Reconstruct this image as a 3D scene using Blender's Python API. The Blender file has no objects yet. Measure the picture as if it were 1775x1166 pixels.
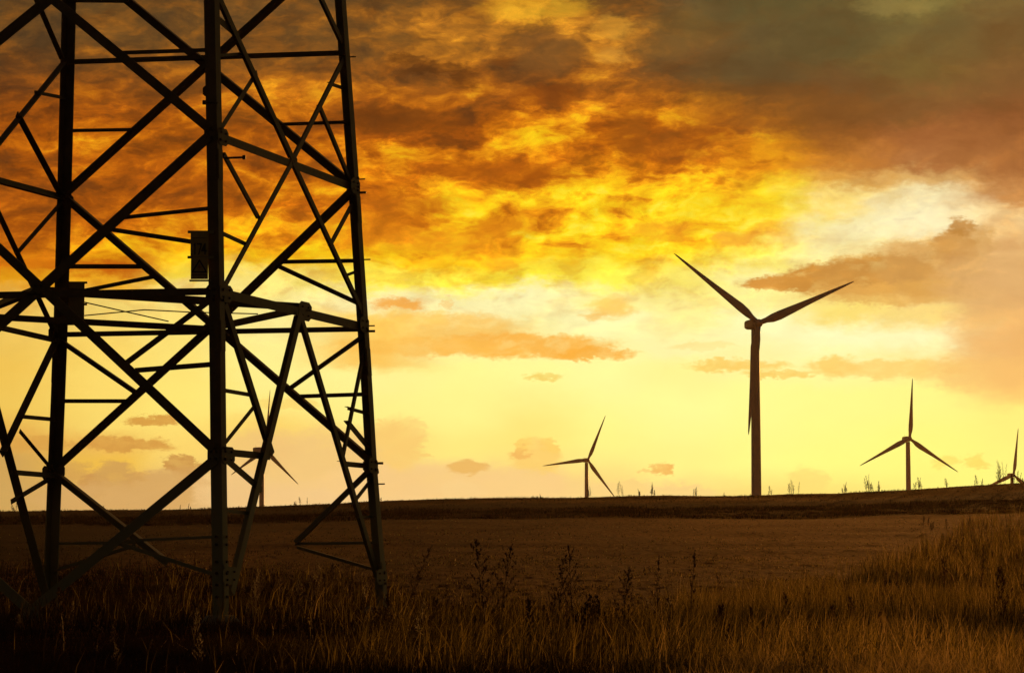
import bpy, math, random
import numpy as np
from mathutils import Vector, Matrix
random.seed(7); rng = np.random.default_rng(11)
PI = math.pi
sc = bpy.context.scene
COL = sc.collection

# ------------------------------------------------------------------ camera
EYE = 1.5                                  # eye height, metres
FPX, PITCH, ROLL = 4450.37, 0.0817757, 0.000268
cam_d = bpy.data.cameras.new('camera'); cam = bpy.data.objects.new('camera', cam_d); COL.objects.link(cam)
cam.location = (0, 0, EYE); cam.rotation_euler = (PI/2 + PITCH, 0, 0)
cam_d.sensor_width = 36.0; cam_d.lens = 36.0*FPX/1775.0
cam_d.clip_start = 0.5; cam_d.clip_end = 20000
sc.camera = cam

def ray(px, py):                           # direction in the world that the photograph shows at a spot
    u, v = (px-887.5)/FPX, -(py-583.0)/FPX
    c, s = math.cos(PITCH), math.sin(PITCH)
    return Vector((u, c - v*s, s + v*c))
def azel(px, py):
    d = ray(px, py); return math.degrees(math.atan2(d.x, d.y)), math.degrees(math.atan2(d.z, math.hypot(d.x, d.y)))
def lin(c):
    return tuple(((x/255)/12.92 if x/255 <= .04045 else ((x/255+.055)/1.055)**2.4) for x in c)

# ------------------------------------------------------------------ light and exposure
SUN_AZ, SUN_EL = 15.0, 5.0
sc.view_settings.view_transform = 'Standard'; sc.view_settings.look = 'None'
sc.view_settings.exposure = 0.0; sc.view_settings.gamma = 1.0; sc.view_settings.use_curve_mapping = False
sun_d = bpy.data.lights.new('sun', 'SUN'); sun_d.energy = 3.2; sun_d.angle = math.radians(0.5); sun_d.color = (1.0, .40, .08)
sun = bpy.data.objects.new('sun', sun_d); COL.objects.link(sun)
sd = Vector((math.sin(math.radians(SUN_AZ))*math.cos(math.radians(SUN_EL)), math.cos(math.radians(SUN_AZ))*math.cos(math.radians(SUN_EL)), math.sin(math.radians(SUN_EL))))
sun.rotation_euler = sd.to_track_quat('Z', 'Y').to_euler(); sun.location = (60, 200, 60)

# ------------------------------------------------------------------ sky: sunset clouds laid out by compass direction and height above the horizon
world = bpy.data.worlds.new('World'); sc.world = world; world.use_nodes = True
wt = world.node_tree; wt.nodes.clear()
def N(tp, **kw):
    n = wt.nodes.new(tp)
    for k, v in kw.items(): setattr(n, k, v)
    return n
def L(a, b): wt.links.new(a, b)
def setin(n, i, v):
    if hasattr(v, 'is_linked') or isinstance(v, bpy.types.NodeSocket): L(v, n.inputs[i])
    else: n.inputs[i].default_value = v
def M(op, a, b=None, c=None):
    n = N('ShaderNodeMath', operation=op); setin(n, 0, a)
    if b is not None: setin(n, 1, b)
    if c is not None: setin(n, 2, c)
    return n.outputs[0]
def VM(op, a, b=None):
    n = N('ShaderNodeVectorMath', operation=op); setin(n, 0, a)
    if b is not None: setin(n, 1, b)
    return n.outputs['Value'] if op == 'LENGTH' else n.outputs[0]
def MR(v, a, b, c=0., d=1., smooth=True):
    n = N('ShaderNodeMapRange', interpolation_type='SMOOTHSTEP' if smooth else 'LINEAR')
    setin(n, 0, v); setin(n, 1, a); setin(n, 2, b); setin(n, 3, c); setin(n, 4, d); return n.outputs[0]
def MIX(f, a, b, mode='MIX'):
    n = N('ShaderNodeMix', data_type='RGBA', blend_type=mode)
    setin(n, 0, f); setin(n, 6, a if not isinstance(a, tuple) else (*a[:3], 1)); setin(n, 7, b if not isinstance(b, tuple) else (*b[:3], 1)); return n.outputs[2]
def NOISE(vec, scale, detail=6., rough=.55, dist=0.):
    n = N('ShaderNodeTexNoise'); L(vec, n.inputs['Vector']); n.inputs['Scale'].default_value = scale
    n.inputs['Detail'].default_value = detail; n.inputs['Roughness'].default_value = rough; n.inputs['Distortion'].default_value = dist
    return n
tc = N('ShaderNodeTexCoord'); sx = N('ShaderNodeSeparateXYZ'); L(VM('NORMALIZE', tc.outputs['Generated']), sx.inputs[0])
K = 180/PI
az = M('MULTIPLY', M('ARCTAN2', sx.outputs[0], sx.outputs[1]), K)
el = M('MULTIPLY', M('ARCSINE', sx.outputs[2]), K)
cx = N('ShaderNodeCombineXYZ'); L(az, cx.inputs[0]); L(el, cx.inputs[1]); base = cx.outputs[0]
# drawn-out coordinates: clouds are flatter towards the horizon
st = N('ShaderNodeCombineXYZ'); L(az, st.inputs[0]); L(M('MULTIPLY', el, 2.1), st.inputs[1]); stretched = st.outputs[0]
n1 = NOISE(stretched, .55, 3., .5); n2 = NOISE(stretched, 1.8, 9., .60, .1)
n3 = NOISE(stretched, 6.5, 7., .62)
def cen(n): return VM('SUBTRACT', n.outputs['Color'], (.5, .5, .5))
def SC(v, s):
    n = N('ShaderNodeVectorMath', operation='SCALE'); L(v, n.inputs[0]); setin(n, 3, s); return n.outputs[0]
calm = MR(el, 1.5, 6.0, .35, 1.0)
w1 = VM('MULTIPLY', cen(n1), (1.9, .75, 0)); w2 = VM('MULTIPLY', cen(n2), (1.0, .62, 0))
w3 = VM('MULTIPLY', cen(n3), (.34, .24, 0))
warp = SC(VM('ADD', VM('ADD', w1, w2), w3), calm)
uvw = VM('ADD', base, warp)
sw = N('ShaderNodeSeparateXYZ'); L(uvw, sw.inputs[0]); U, V = sw.outputs[0], sw.outputs[1]
small = VM('ADD', base, VM('ADD', VM('MULTIPLY', cen(n2), (.80, .42, 0)), VM('MULTIPLY', cen(n3), (.46, .24, 0))))
SKY = {
 0: [(0,(75,60,32)),(60,(85,58,26)),(120,(84,44,12)),(180,(112,56,10)),(240,(175,88,10)),(300,(150,75,10)),(360,(150,76,12)),(420,(170,86,10)),(460,(218,122,15)),(485,(226,155,22)),(520,(225,172,72)),(560,(235,196,95)),(640,(240,196,85)),(700,(240,200,90)),(760,(226,172,78)),(800,(204,162,88)),(860,(205,165,92))],
 200: [(0,(90,75,35)),(60,(95,70,30)),(120,(105,70,20)),(160,(128,80,20)),(200,(192,102,15)),(240,(200,122,16)),(290,(185,95,12)),(340,(145,75,12)),(400,(190,95,10)),(440,(236,168,15)),(465,(195,95,12)),(490,(235,168,32)),(525,(240,210,110)),(600,(250,215,105)),(660,(252,220,110)),(735,(250,220,110)),(765,(236,188,90)),(800,(240,192,75)),(860,(215,170,100))],
 310: [(0,(90,65,32)),(60,(110,75,25)),(120,(142,96,25)),(190,(138,84,16)),(260,(170,100,15)),(330,(160,80,12)),(380,(220,124,10)),(420,(246,182,10)),(470,(245,215,70)),(500,(248,225,130)),(600,(253,228,120)),(700,(255,232,120)),(780,(250,215,110)),(860,(218,178,115))],
 470: [(0,(92,68,36)),(80,(112,76,30)),(135,(172,112,25)),(175,(218,148,30)),(225,(160,95,20)),(285,(158,80,12)),(330,(228,142,15)),(358,(210,110,12)),(400,(245,188,15)),(440,(240,192,22)),(490,(250,230,130)),(560,(253,238,150)),(650,(255,242,145)),(700,(255,238,135)),(740,(250,215,110)),(800,(242,204,125)),(860,(240,200,135))],
 640: [(0,(108,78,32)),(50,(142,92,30)),(105,(128,84,30)),(150,(175,112,26)),(190,(118,64,16)),(235,(138,70,15)),(268,(228,142,20)),(310,(215,125,15)),(350,(176,92,15)),(400,(228,142,25)),(440,(250,202,20)),(490,(252,235,80)),(520,(253,240,170)),(560,(253,212,105)),(620,(250,200,95)),(650,(254,245,150)),(720,(255,242,140)),(760,(248,215,118)),(820,(245,205,130)),(860,(243,205,140))],
 800: [(0,(140,90,30)),(40,(175,115,35)),(85,(215,142,36)),(120,(150,92,30)),(165,(178,114,32)),(208,(120,60,15)),(238,(150,80,15)),(260,(212,138,20)),(292,(188,100,15)),(330,(238,172,25)),(362,(250,208,20)),(398,(225,140,20)),(430,(236,152,25)),(460,(246,192,25)),(490,(253,235,70)),(525,(253,245,175)),(600,(254,240,160)),(640,(254,250,150)),(700,(255,248,145)),(780,(252,236,130)),(830,(248,212,128)),(860,(248,210,135))],
 920: [(0,(228,168,38)),(30,(225,165,35)),(70,(122,76,35)),(100,(130,80,30)),(150,(135,80,30)),(180,(150,75,15)),(202,(222,142,20)),(240,(250,192,20)),(278,(190,110,20)),(308,(172,88,15)),(342,(250,206,25)),(372,(240,170,25)),(400,(250,212,30)),(440,(250,192,30)),(480,(254,235,60)),(512,(254,248,180)),(600,(254,246,160)),(640,(255,252,155)),(760,(252,232,125)),(860,(248,212,135))],
 1050: [(0,(132,84,30)),(25,(160,102,34)),(55,(230,160,50)),(90,(200,140,50)),(120,(140,90,40)),(150,(190,125,40)),(195,(208,132,30)),(225,(160,90,20)),(260,(180,104,16)),(300,(242,182,20)),(350,(252,216,30)),(400,(253,226,35)),(430,(253,216,40)),(480,(254,240,80)),(520,(254,240,150)),(560,(254,250,180)),(640,(255,253,160)),(760,(255,248,140)),(840,(250,222,130)),(862,(248,215,130))],
 1180: [(0,(104,84,50)),(40,(110,80,36)),(90,(122,82,40)),(130,(95,65,35)),(160,(130,75,20)),(200,(208,132,25)),(238,(160,90,20)),(280,(168,94,20)),(320,(245,202,30)),(370,(254,222,40)),(402,(246,172,35)),(430,(253,226,50)),(480,(254,238,110)),(540,(253,240,150)),(600,(254,248,172)),(640,(254,246,150)),(700,(255,254,155)),(800,(255,246,140)),(862,(250,218,130))],
 1320: [(0,(85,80,45)),(60,(90,76,45)),(130,(90,70,40)),(170,(110,70,30)),(210,(180,110,25)),(250,(226,150,25)),(290,(226,152,30)),(330,(252,216,40)),(370,(253,226,60)),(410,(251,205,80)),(440,(253,240,120)),(480,(253,244,160)),(520,(254,242,150)),(560,(255,254,188)),(620,(254,246,165)),(680,(255,254,150)),(800,(255,252,140)),(862,(250,222,120))],
 1450: [(0,(90,80,45)),(80,(90,80,45)),(150,(105,75,40)),(200,(126,80,35)),(240,(152,92,35)),(280,(192,122,45)),(310,(222,162,70)),(340,(245,215,120)),(380,(250,240,180)),(430,(250,238,165)),(500,(252,232,140)),(545,(252,228,120)),(580,(255,255,192)),(640,(255,248,160)),(690,(255,253,145)),(800,(255,253,135)),(862,(252,226,120))],
 1600: [(0,(118,108,56)),(50,(104,90,50)),(120,(110,90,45)),(180,(126,86,45)),(240,(156,96,50)),(285,(175,114,62)),(312,(218,174,104)),(345,(250,236,180)),(390,(250,240,190)),(430,(244,212,140)),(500,(242,205,130)),(545,(248,220,130)),(585,(255,253,190)),(630,(253,232,150)),(680,(255,250,142)),(780,(255,252,132)),(850,(255,244,126))],
 1760: [(0,(110,90,50)),(60,(110,85,45)),(130,(120,85,45)),(200,(140,86,45)),(280,(165,105,55)),(340,(202,142,80)),(375,(238,200,136)),(420,(230,185,120)),(480,(228,180,115)),(540,(230,176,110)),(600,(236,178,106)),(650,(246,192,110)),(685,(250,205,115)),(720,(254,242,130)),(850,(255,250,130))],
}
# cloud banks that stand alone: centre and size as seen from the field, colour, density, softness of the edge
CLOUDS = [
 (760,118,62,11,(84,46,16),.9,.5),(700,102,30,8,(84,46,16),.8,.5),(805,140,26,16,(96,52,16),.8,.5),(872,108,22,10,(110,60,20),.8,.5),
 (950,92,60,38,(122,80,36),.7,.5),(700,210,110,26,(118,62,15),.75,.5),(880,300,110,18,(170,88,14),.7,.5),(1090,230,34,40,(150,82,18),.8,.5),(1190,245,80,34,(150,84,22),.6,.6),
 (960,165,60,16,(138,68,14),.7,.5),(1060,48,34,22,(232,164,52),.7,.6),(1060,98,26,14,(226,160,58),.6,.6),(930,15,90,22,(236,178,42),.7,.5),
 (870,398,55,20,(226,140,22),.8,.5),(740,420,110,20,(236,152,26),.7,.5),(870,462,28,12,(240,160,36),.7,.5),(1270,412,34,14,(246,176,56),.7,.5),(1150,400,60,16,(246,172,38),.7,.5),
 (720,356,90,16,(196,108,18),.7,.6),(620,400,90,30,(222,132,20),.6,.6),
 (1275,65,160,95,(90,78,44),.45,.7),(1560,10,70,16,(140,122,66),.6,.6),(1400,200,170,40,(112,72,32),.5,.7),
 (500,700,60,10,(250,214,110),.6,.5),
 (760,566,150,24,(251,196,88),.8,.45),(900,598,160,22,(249,178,66),.9,.35),(720,600,140,16,(250,190,82),.8,.4),(1030,612,66,12,(248,176,64),.9,.35),
 (690,526,46,10,(246,168,62),.85,.5),(775,524,9,9,(250,200,110),.6,.6),(1062,532,34,18,(252,200,88),.75,.6),(1030,546,18,6,(250,190,80),.6,.6),(944,653,32,4,(242,206,96),.8,.6),
 (1345,494,62,13,(212,144,58),.95,.3),(1420,484,76,27,(202,142,62),1.,.3),(1515,478,100,38,(200,144,68),1.,.3),(1610,466,90,44,(204,152,80),.95,.3),(1655,432,38,34,(204,150,78),.95,.35),(1668,396,24,17,(186,132,62),.9,.4),(1700,425,26,30,(204,152,80),.7,.5),(1560,430,60,8,(226,178,104),.6,.6),
 (1560,508,150,20,(222,168,84),.8,.4),(1720,490,90,60,(222,176,112),.7,.55),(1740,590,80,60,(238,188,112),.6,.5),
 (1280,632,85,10,(248,204,94),.85,.4),(1350,648,60,7,(246,200,90),.8,.4),(1445,634,42,17,(249,208,104),.85,.5),(1560,640,120,16,(249,208,110),.8,.45),(1700,650,90,30,(244,194,112),.7,.5),
 (1215,600,60,6,(250,222,130),.5,.5),
 (265,730,48,10,(214,160,72),.85,.4),(215,770,84,13,(212,156,72),.85,.4),(70,770,60,12,(214,160,74),.6,.5),(312,806,26,20,(200,148,76),.9,.3),(330,830,30,24,(206,158,88),.8,.4),(240,838,30,20,(206,158,86),.8,.4),(160,840,34,18,(202,152,82),.8,.4),(290,850,62,34,(212,168,100),.8,.4),
 (200,822,36,24,(204,158,88),.7,.45),(120,815,36,18,(206,158,84),.6,.5),(180,866,120,30,(212,168,102),.7,.5),(395,845,60,40,(238,198,134),.6,.5),
 (560,790,120,46,(240,200,126),.7,.7),(740,835,150,34,(243,204,136),.65,.7),(905,840,110,30,(245,206,136),.6,.7),(450,780,60,40,(238,196,122),.6,.7),(1080,850,120,16,(248,212,136),.6,.7),(690,772,42,46,(247,206,116),.75,.6),(720,742,16,16,(249,212,122),.6,.6),(662,745,22,18,(247,206,116),.6,.6),(640,835,80,30,(244,204,134),.7,.4),(735,788,16,6,(247,204,112),.7,.4),
 (812,810,34,11,(232,184,100),.75,.5),(930,794,42,34,(249,210,114),.8,.5),(955,772,14,14,(250,210,106),.8,.4),(905,772,16,12,(250,210,106),.8,.4),(905,786,14,12,(240,184,96),.7,.6),(910,845,70,30,(246,208,136),.8,.4),(800,850,40,18,(246,210,140),.6,.5),
 (1090,846,34,16,(248,214,130),.7,.5),(1148,814,18,9,(240,186,96),.8,.5),(1122,816,14,6,(246,204,112),.7,.5),(1190,852,60,12,(246,212,134),.6,.5),
 (1400,832,34,22,(250,222,120),.6,.5),(1690,800,20,12,(252,214,96),.6,.6),(1640,800,22,12,(252,218,100),.5,.6),
]
def ramp(col, px):
    r = N('ShaderNodeValToRGB'); r.color_ramp.interpolation = 'EASE'
    lo, hi = azel(px, 900)[1], azel(px, 0)[1] + 2.
    pts = sorted([((azel(px, y)[1]-lo)/(hi-lo), c) for y, c in col])
    e = r.color_ramp.elements
    while len(e) < len(pts): e.new(.5)
    for k, (p, c) in enumerate(pts): e[k].position = min(max(p, 0), 1)
    for k, (p, c) in enumerate(pts): e[k].color = (*lin(c), 1)
    L(MR(V, lo, hi, 0, 1, False), r.inputs[0]); return r.outputs[0]
keys = sorted(SKY); col = ramp(SKY[keys[0]], keys[0])
for a, b in zip(keys, keys[1:]):
    col = MIX(MR(U, azel(a, 500)[0], azel(b, 500)[0]), col, ramp(SKY[b], b))
# texture inside the clouds: billows at two sizes, stronger high up
tx = NOISE(VM('ADD', stretched, SC(cen(n1), 1.2)), 1.15, 8., .58, .15)
up = M('MULTIPLY', MR(el, 4.2, 7.0, .0, 1.), MR(az, 3.0, 7.0, 1., .30))
deep = MIX(MR(el, 6., 9.), (0.62, 0.17, 0.006), (0.12, 0.040, 0.006))
col = MIX(M('MULTIPLY', MR(tx.outputs[0], .54, .36), M('MULTIPLY', up, .50)), col, deep)
# broken cloud deck: thick and thin parts of the layout, ragged by fine noise, from glowing gold edges to brown cores
bwn = N('ShaderNodeRGBToBW'); L(col, bwn.inputs[0])
dens = M('SUBTRACT', 1.0, M('POWER', M('MAXIMUM', bwn.outputs[0], 0.0), .5))
flat = N('ShaderNodeCombineXYZ'); L(M('ADD', az, M('MULTIPLY', el, -.25)), flat.inputs[0]); L(M('MULTIPLY', el, 2.3), flat.inputs[1])
fl = VM('ADD', flat.outputs[0], VM('ADD', SC(cen(n1), 1.3), SC(cen(n2), .5)))
f1 = NOISE(fl, .80, 12., .60); f2 = NOISE(VM('ADD', fl, (9.1, 4.3, 0)), 2.9, 9., .60)
dn = M('ADD', dens, M('ADD', M('MULTIPLY', M('SUBTRACT', f1.outputs[0], .5), 1.12), M('MULTIPLY', M('SUBTRACT', f2.outputs[0], .5), .38)))
def nramp(fac, stops):
    r_ = N('ShaderNodeValToRGB'); e_ = r_.color_ramp.elements
    while len(e_) < len(stops): e_.new(.5)
    for k_, (p_, c_) in enumerate(stops): e_[k_].position = p_
    for k_, (p_, c_) in enumerate(stops): e_[k_].color = (*lin(c_), 1)
    L(fac, r_.inputs[0]); return r_.outputs[0]
deck = nramp(dn, [(0, (255, 236, 70)), (.13, (255, 219, 30)), (.25, (250, 190, 22)), (.36, (236, 152, 20)), (.48, (206, 112, 14)), (.60, (168, 84, 13)), (.74, (124, 62, 15)), (.92, (84, 46, 20))])
deck_hi = nramp(dn, [(0, (250, 208, 70)), (.15, (240, 178, 45)), (.30, (222, 148, 38)), (.44, (180, 112, 32)), (.58, (138, 86, 30)), (.72, (104, 70, 32)), (.90, (72, 54, 32))])
deck = MIX(MR(el, azel(800, 230)[1], azel(800, 60)[1]), deck, deck_hi)
zone = M('MULTIPLY', MR(V, azel(800, 485)[1], azel(800, 415)[1]), MR(U, azel(1200, 300)[0], azel(1480, 300)[0], .86, .0))
zone = M('MULTIPLY', zone, MR(U, azel(1080, 80)[0], azel(1250, 60)[0], 1., MR(el, azel(1200, 130)[1], azel(1200, 240)[1], .0, 1.)))
col = MIX(zone, col, deck)
inner = MR(NOISE(fl, 1.6, 8., .6).outputs[0], .34, .56, .74, 1.)
for (px, py, rx, ry, c, k, soft) in CLOUDS:
    a0, e0 = azel(px, py); s = 1/77.7
    d = VM('LENGTH', VM('MULTIPLY', VM('SUBTRACT', small, (a0, e0, 0)), (1/(rx*s), 1/(ry*s), 0)))
    col = MIX(M('MULTIPLY', MR(d, 1+soft*(.75 if py < 690 else .5), 1-soft*(.75 if py < 690 else .6)), M('MULTIPLY', inner, (k if py < 690 else min(1., k*1.25)) if py > 480 or px > 1230 else k*.75)), col, lin(c))
# relief of the billows: each is brighter on the flank turned to the low sun and browner on the far flank
puffy = N('ShaderNodeCombineXYZ'); L(az, puffy.inputs[0]); L(M('MULTIPLY', el, 1.55), puffy.inputs[1])
bil = VM('ADD', VM('ADD', puffy.outputs[0], (7.3, 2.1, 0)), VM('ADD', SC(cen(n1), 1.1), SC(cen(n2), .35)))
def relief(scale, step, detail, rough):
    p0_ = NOISE(bil, scale, detail, rough); p1_ = NOISE(VM('ADD', bil, (step*.5, -step, 0)), scale, detail, rough)
    return M('SUBTRACT', p0_.outputs[0], p1_.outputs[0])
rel = M('ADD', M('MULTIPLY', relief(.62, .40, 8., .52), 2.2), M('MULTIPLY', M('MULTIPLY', relief(2.0, .16, 6., .50), 1.3), MR(n1.outputs[0], .42, .62)))
amt = M('ADD', M('MULTIPLY', MR(el, 3.6, 6.6), MR(az, 2.5, 6.5, .45, .30)), .03)
rel = M('MULTIPLY', rel, amt)
hi = M('MAXIMUM', rel, 0.); lo_ = M('MINIMUM', M('MULTIPLY', M('MINIMUM', rel, 0.), -1.), .85)
cg = N('ShaderNodeCombineXYZ'); L(M('ADD', 1., M('MULTIPLY', hi, 1.25)), cg.inputs[0]); L(M('ADD', 1., M('MULTIPLY', hi, 1.15)), cg.inputs[1]); L(M('ADD', 1., M('MULTIPLY', hi, .5)), cg.inputs[2])
cd = N('ShaderNodeCombineXYZ'); L(M('SUBTRACT', 1., M('MULTIPLY', lo_, .62)), cd.inputs[0]); L(M('SUBTRACT', 1., M('MULTIPLY', lo_, .85)), cd.inputs[1]); L(M('SUBTRACT', 1., M('MULTIPLY', lo_, .92)), cd.inputs[2])
col = VM('MULTIPLY', VM('MULTIPLY', col, cg.outputs[0]), cd.outputs[0])
# beyond the photograph the sunset fades round to a dim eastern sky under the same overcast
sky = N('ShaderNodeTexSky', sky_type='NISHITA'); sky.sun_disc = False
sky.sun_elevation = math.radians(SUN_EL); sky.sun_rotation = math.radians(SUN_AZ)
far_c = MIX(MR(tx.outputs[0], .35, .65), lin((50, 36, 20)), lin((78, 56, 28)))
far_c = MIX(.35, far_c, SC(sky.outputs[0], .03))
off_az = M('ABSOLUTE', M('SUBTRACT', az, 3.0))
glow = MIX(MR(off_az, 22., 95.), col, far_c)
glow = MIX(MR(el, 12.5, 34.), glow, far_c)
glow = MIX(MR(el, -.5, -3.), glow, lin((40, 28, 16)))
bg = N('ShaderNodeBackground'); L(glow, bg.inputs[0]); bg.inputs[1].default_value = 1.0
wo = N('ShaderNodeOutputWorld'); L(bg.outputs[0], wo.inputs[0])
world.cycles.sampling_method = 'MANUAL'; world.cycles.sample_map_resolution = 512

# ------------------------------------------------------------------ helpers
def link(name, me, mat=None, parent=None, loc=None):
    o = bpy.data.objects.new(name, me); COL.objects.link(o)
    if mat and me is not None and not me.materials: me.materials.append(mat)
    if parent: o.parent = parent
    if loc is not None: o.location = loc
    return o
def mesh(verts, faces, smooth=False):
    me = bpy.data.meshes.new('mesh'); me.from_pydata([tuple(v) for v in verts], [], faces); me.update()
    if smooth: me.shade_smooth()
    return me
def fast_mesh(V, F, attrs=None):           # V (n,3), F (m,k) as arrays
    me = bpy.data.meshes.new('mesh'); k = F.shape[1]
    me.vertices.add(len(V)); me.vertices.foreach_set('co', np.asarray(V, np.float32).ravel())
    me.loops.add(F.size); me.loops.foreach_set('vertex_index', F.astype(np.int32).ravel())
    me.polygons.add(len(F)); me.polygons.foreach_set('loop_start', np.arange(0, F.size, k, dtype=np.int32))
    for nm, a in (attrs or {}).items():
        at = me.attributes.new(nm, 'FLOAT', 'POINT'); at.data.foreach_set('value', np.asarray(a, np.float32))
    me.update(calc_edges=True); return me
def tag(o, label=None, cat=None, group=None, kind=None):
    for k, v in (('label', label), ('category', cat), ('group', group), ('kind', kind)):
        if v: o[k] = v
    return o
def empty(name, loc, rz=0.):
    o = bpy.data.objects.new(name, None); COL.objects.link(o); o.location = loc; o.rotation_euler = (0, 0, rz)
    o.empty_display_size = .3; return o

def new_mat(name):
    m = bpy.data.materials.new(name); m.use_nodes = True; nt = m.node_tree
    return m, nt, nt.nodes['Principled BSDF']
def nn(nt, tp, **kw):
    n = nt.nodes.new(tp)
    for k, v in kw.items(): setattr(n, k, v)
    return n
def noise_tex(nt, scale, detail=4., rough=.55, vec=None, coord='Object'):
    n = nn(nt, 'ShaderNodeTexNoise'); n.inputs['Scale'].default_value = scale; n.inputs['Detail'].default_value = detail; n.inputs['Roughness'].default_value = rough
    if vec is None: vec = nn(nt, 'ShaderNodeTexCoord').outputs[coord]
    nt.links.new(vec, n.inputs['Vector']); return n
def cramp(nt, fac, stops):
    r = nn(nt, 'ShaderNodeValToRGB'); e = r.color_ramp.elements
    while len(e) < len(stops): e.new(.5)
    for k, (p, c) in enumerate(stops): e[k].position = p
    for k, (p, c) in enumerate(stops): e[k].color = (*c, 1)
    nt.links.new(fac, r.inputs[0]); return r.outputs[0]
def paint(name, c1, c2, rough, metal=0., scale=6., bump=.0):
    m, nt, b = new_mat(name); n = noise_tex(nt, scale, 6, .6)
    nt.links.new(cramp(nt, n.outputs[0], [(.35, c1), (.65, c2)]), b.inputs['Base Color'])
    b.inputs['Roughness'].default_value = rough; b.inputs['Metallic'].default_value = metal; b.inputs['Specular IOR Level'].default_value = .25
    if bump:
        n2 = noise_tex(nt, scale*8, 4); bp = nn(nt, 'ShaderNodeBump'); bp.inputs['Strength'].default_value = bump; bp.inputs['Distance'].default_value = .01
        nt.links.new(n2.outputs[0], bp.inputs['Height']); nt.links.new(bp.outputs[0], b.inputs['Normal'])
    return m
def leafy(name, stops, trans=.35, rough=.6):   # blades and stalks: colour by the tint attribute, light passes through
    m, nt, b = new_mat(name); at = nn(nt, 'ShaderNodeAttribute', attribute_name='tint')
    c = cramp(nt, at.outputs['Fac'], stops)
    nt.links.new(c, b.inputs['Base Color']); b.inputs['Roughness'].default_value = rough
    b.inputs['Specular IOR Level'].default_value = .25
    t = nn(nt, 'ShaderNodeBsdfTranslucent'); nt.links.new(c, t.inputs[0])
    mx = nn(nt, 'ShaderNodeMixShader'); mx.inputs[0].default_value = trans
    nt.links.new(b.outputs[0], mx.inputs[1]); nt.links.new(t.outputs[0], mx.inputs[2])
    nt.links.new(mx.outputs[0], nt.nodes['Material Output'].inputs[0]); return m

MAT = {}
MAT['steel'] = paint('weathered_grey_green_steel', (.060, .042, .018), (.095, .068, .028), .6, .0, 3., .3)
m_, nt_, b_ = MAT['steel'], MAT['steel'].node_tree, MAT['steel'].node_tree.nodes['Principled BSDF']
src = b_.inputs['Base Color'].links[0].from_socket; tcs = nn(nt_, 'ShaderNodeTexCoord'); sps = nn(nt_, 'ShaderNodeSeparateXYZ'); nt_.links.new(tcs.outputs['Object'], sps.inputs[0])
nz = noise_tex(nt_, 1.3, 5); ms = nn(nt_, 'ShaderNodeMath', operation='MULTIPLY_ADD'); nt_.links.new(nz.outputs[0], ms.inputs[0]); ms.inputs[1].default_value = 1.6; nt_.links.new(sps.outputs[2], ms.inputs[2])
mrs = nn(nt_, 'ShaderNodeMapRange', interpolation_type='SMOOTHSTEP'); nt_.links.new(ms.outputs[0], mrs.inputs[0]); mrs.inputs[1].default_value = 4.6; mrs.inputs[2].default_value = 3.0
mxp = nn(nt_, 'ShaderNodeMix', data_type='RGBA'); nt_.links.new(mrs.outputs[0], mxp.inputs[0]); nt_.links.new(src, mxp.inputs[6]); mxp.inputs[7].default_value = (.15, .14, .068, 1); nt_.links.new(mxp.outputs[2], b_.inputs['Base Color'])  # paler towards the feet: scattered light painted into the steel colour
MAT['bolt'] = paint('rusty_bolt_steel', (.03, .02, .012), (.07, .045, .025), .6, .3, 40.)
MAT['concrete'] = paint('mossy_concrete', (.12, .11, .07), (.22, .20, .15), .9, 0., 5., .5)
MAT['plate'] = paint('dull_yellow_enamel', (.20, .15, .04), (.25, .19, .05), .5, 0., 9.)
MAT['print'] = paint('black_print', (.012, .011, .010), (.02, .018, .015), .5, 0., 30.)
MAT['red'] = paint('faded_red_print', (.16, .03, .015), (.2, .05, .02), .5, 0., 30.)
MAT['turbine'] = paint('off_white_turbine_paint', (.40, .37, .34), (.47, .44, .40), .45, 0., .15)
MAT['turbine_dark'] = paint('grey_turbine_fitting', (.10, .10, .10), (.14, .14, .13), .5, 0., 2.)
MAT['grass'] = leafy('dry_autumn_grass', [(0, (.008, .004, .001)), (.25, (.020, .014, .002)), (.5, (.085, .066, .010)), (.85, (.34, .25, .05)), (1, (.52, .37, .15))], .38)
MAT['weed'] = leafy('withered_weed', [(0, (.02, .010, .002)), (.3, (.07, .034, .007)), (.6, (.16, .085, .016)), (.85, (.30, .17, .04)), (1, (.46, .31, .12))], .35)

# ------------------------------------------------------------------ land
TURB = [  # hub in the photograph, distance, blade angle, yaw of the nacelle
 (1315, 560, 947, 23.5, 22), (1019, 797, 2200, 67.5, 20), (1577, 760, 1765, 87., 22), (1757, 823, 2260, 83.5, 24), (461, 779, 1770, 86., 50)]
HUBS = []
for (hx, hy, dist, ang, yaw) in TURB:
    d = ray(hx, hy); d = d/d.y; p = Vector((d.x*dist, dist, d.z*dist + EYE)); HUBS.append(p)
HUB_H = 80.
crest_px = [-1200, 0, 350, 560, 640, 740, 1015, 1307, 1450, 1573, 1640, 1690, 1775, 2600]
crest_py = [892, 885, 882, 874, 868, 864.5, 860.5, 858, 855.5, 849, 844, 841, 836, 800]
CR_D = 300.
cr_az = np.array([azel(a, 860)[0] for a in crest_px]); cr_z = np.array([EYE + ray(a, b).z/ray(a, b).y*CR_D for a, b in zip(crest_px, crest_py)])
PD = np.array([0, 45, 60, 80, 120, 160, 200, 228, 240, 252, 300.]); PZ = np.array([0, 0, .06, .42, 1.0, 2.0, 3.25, 4.1, 4.75, 5.05, 7.57])
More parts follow.
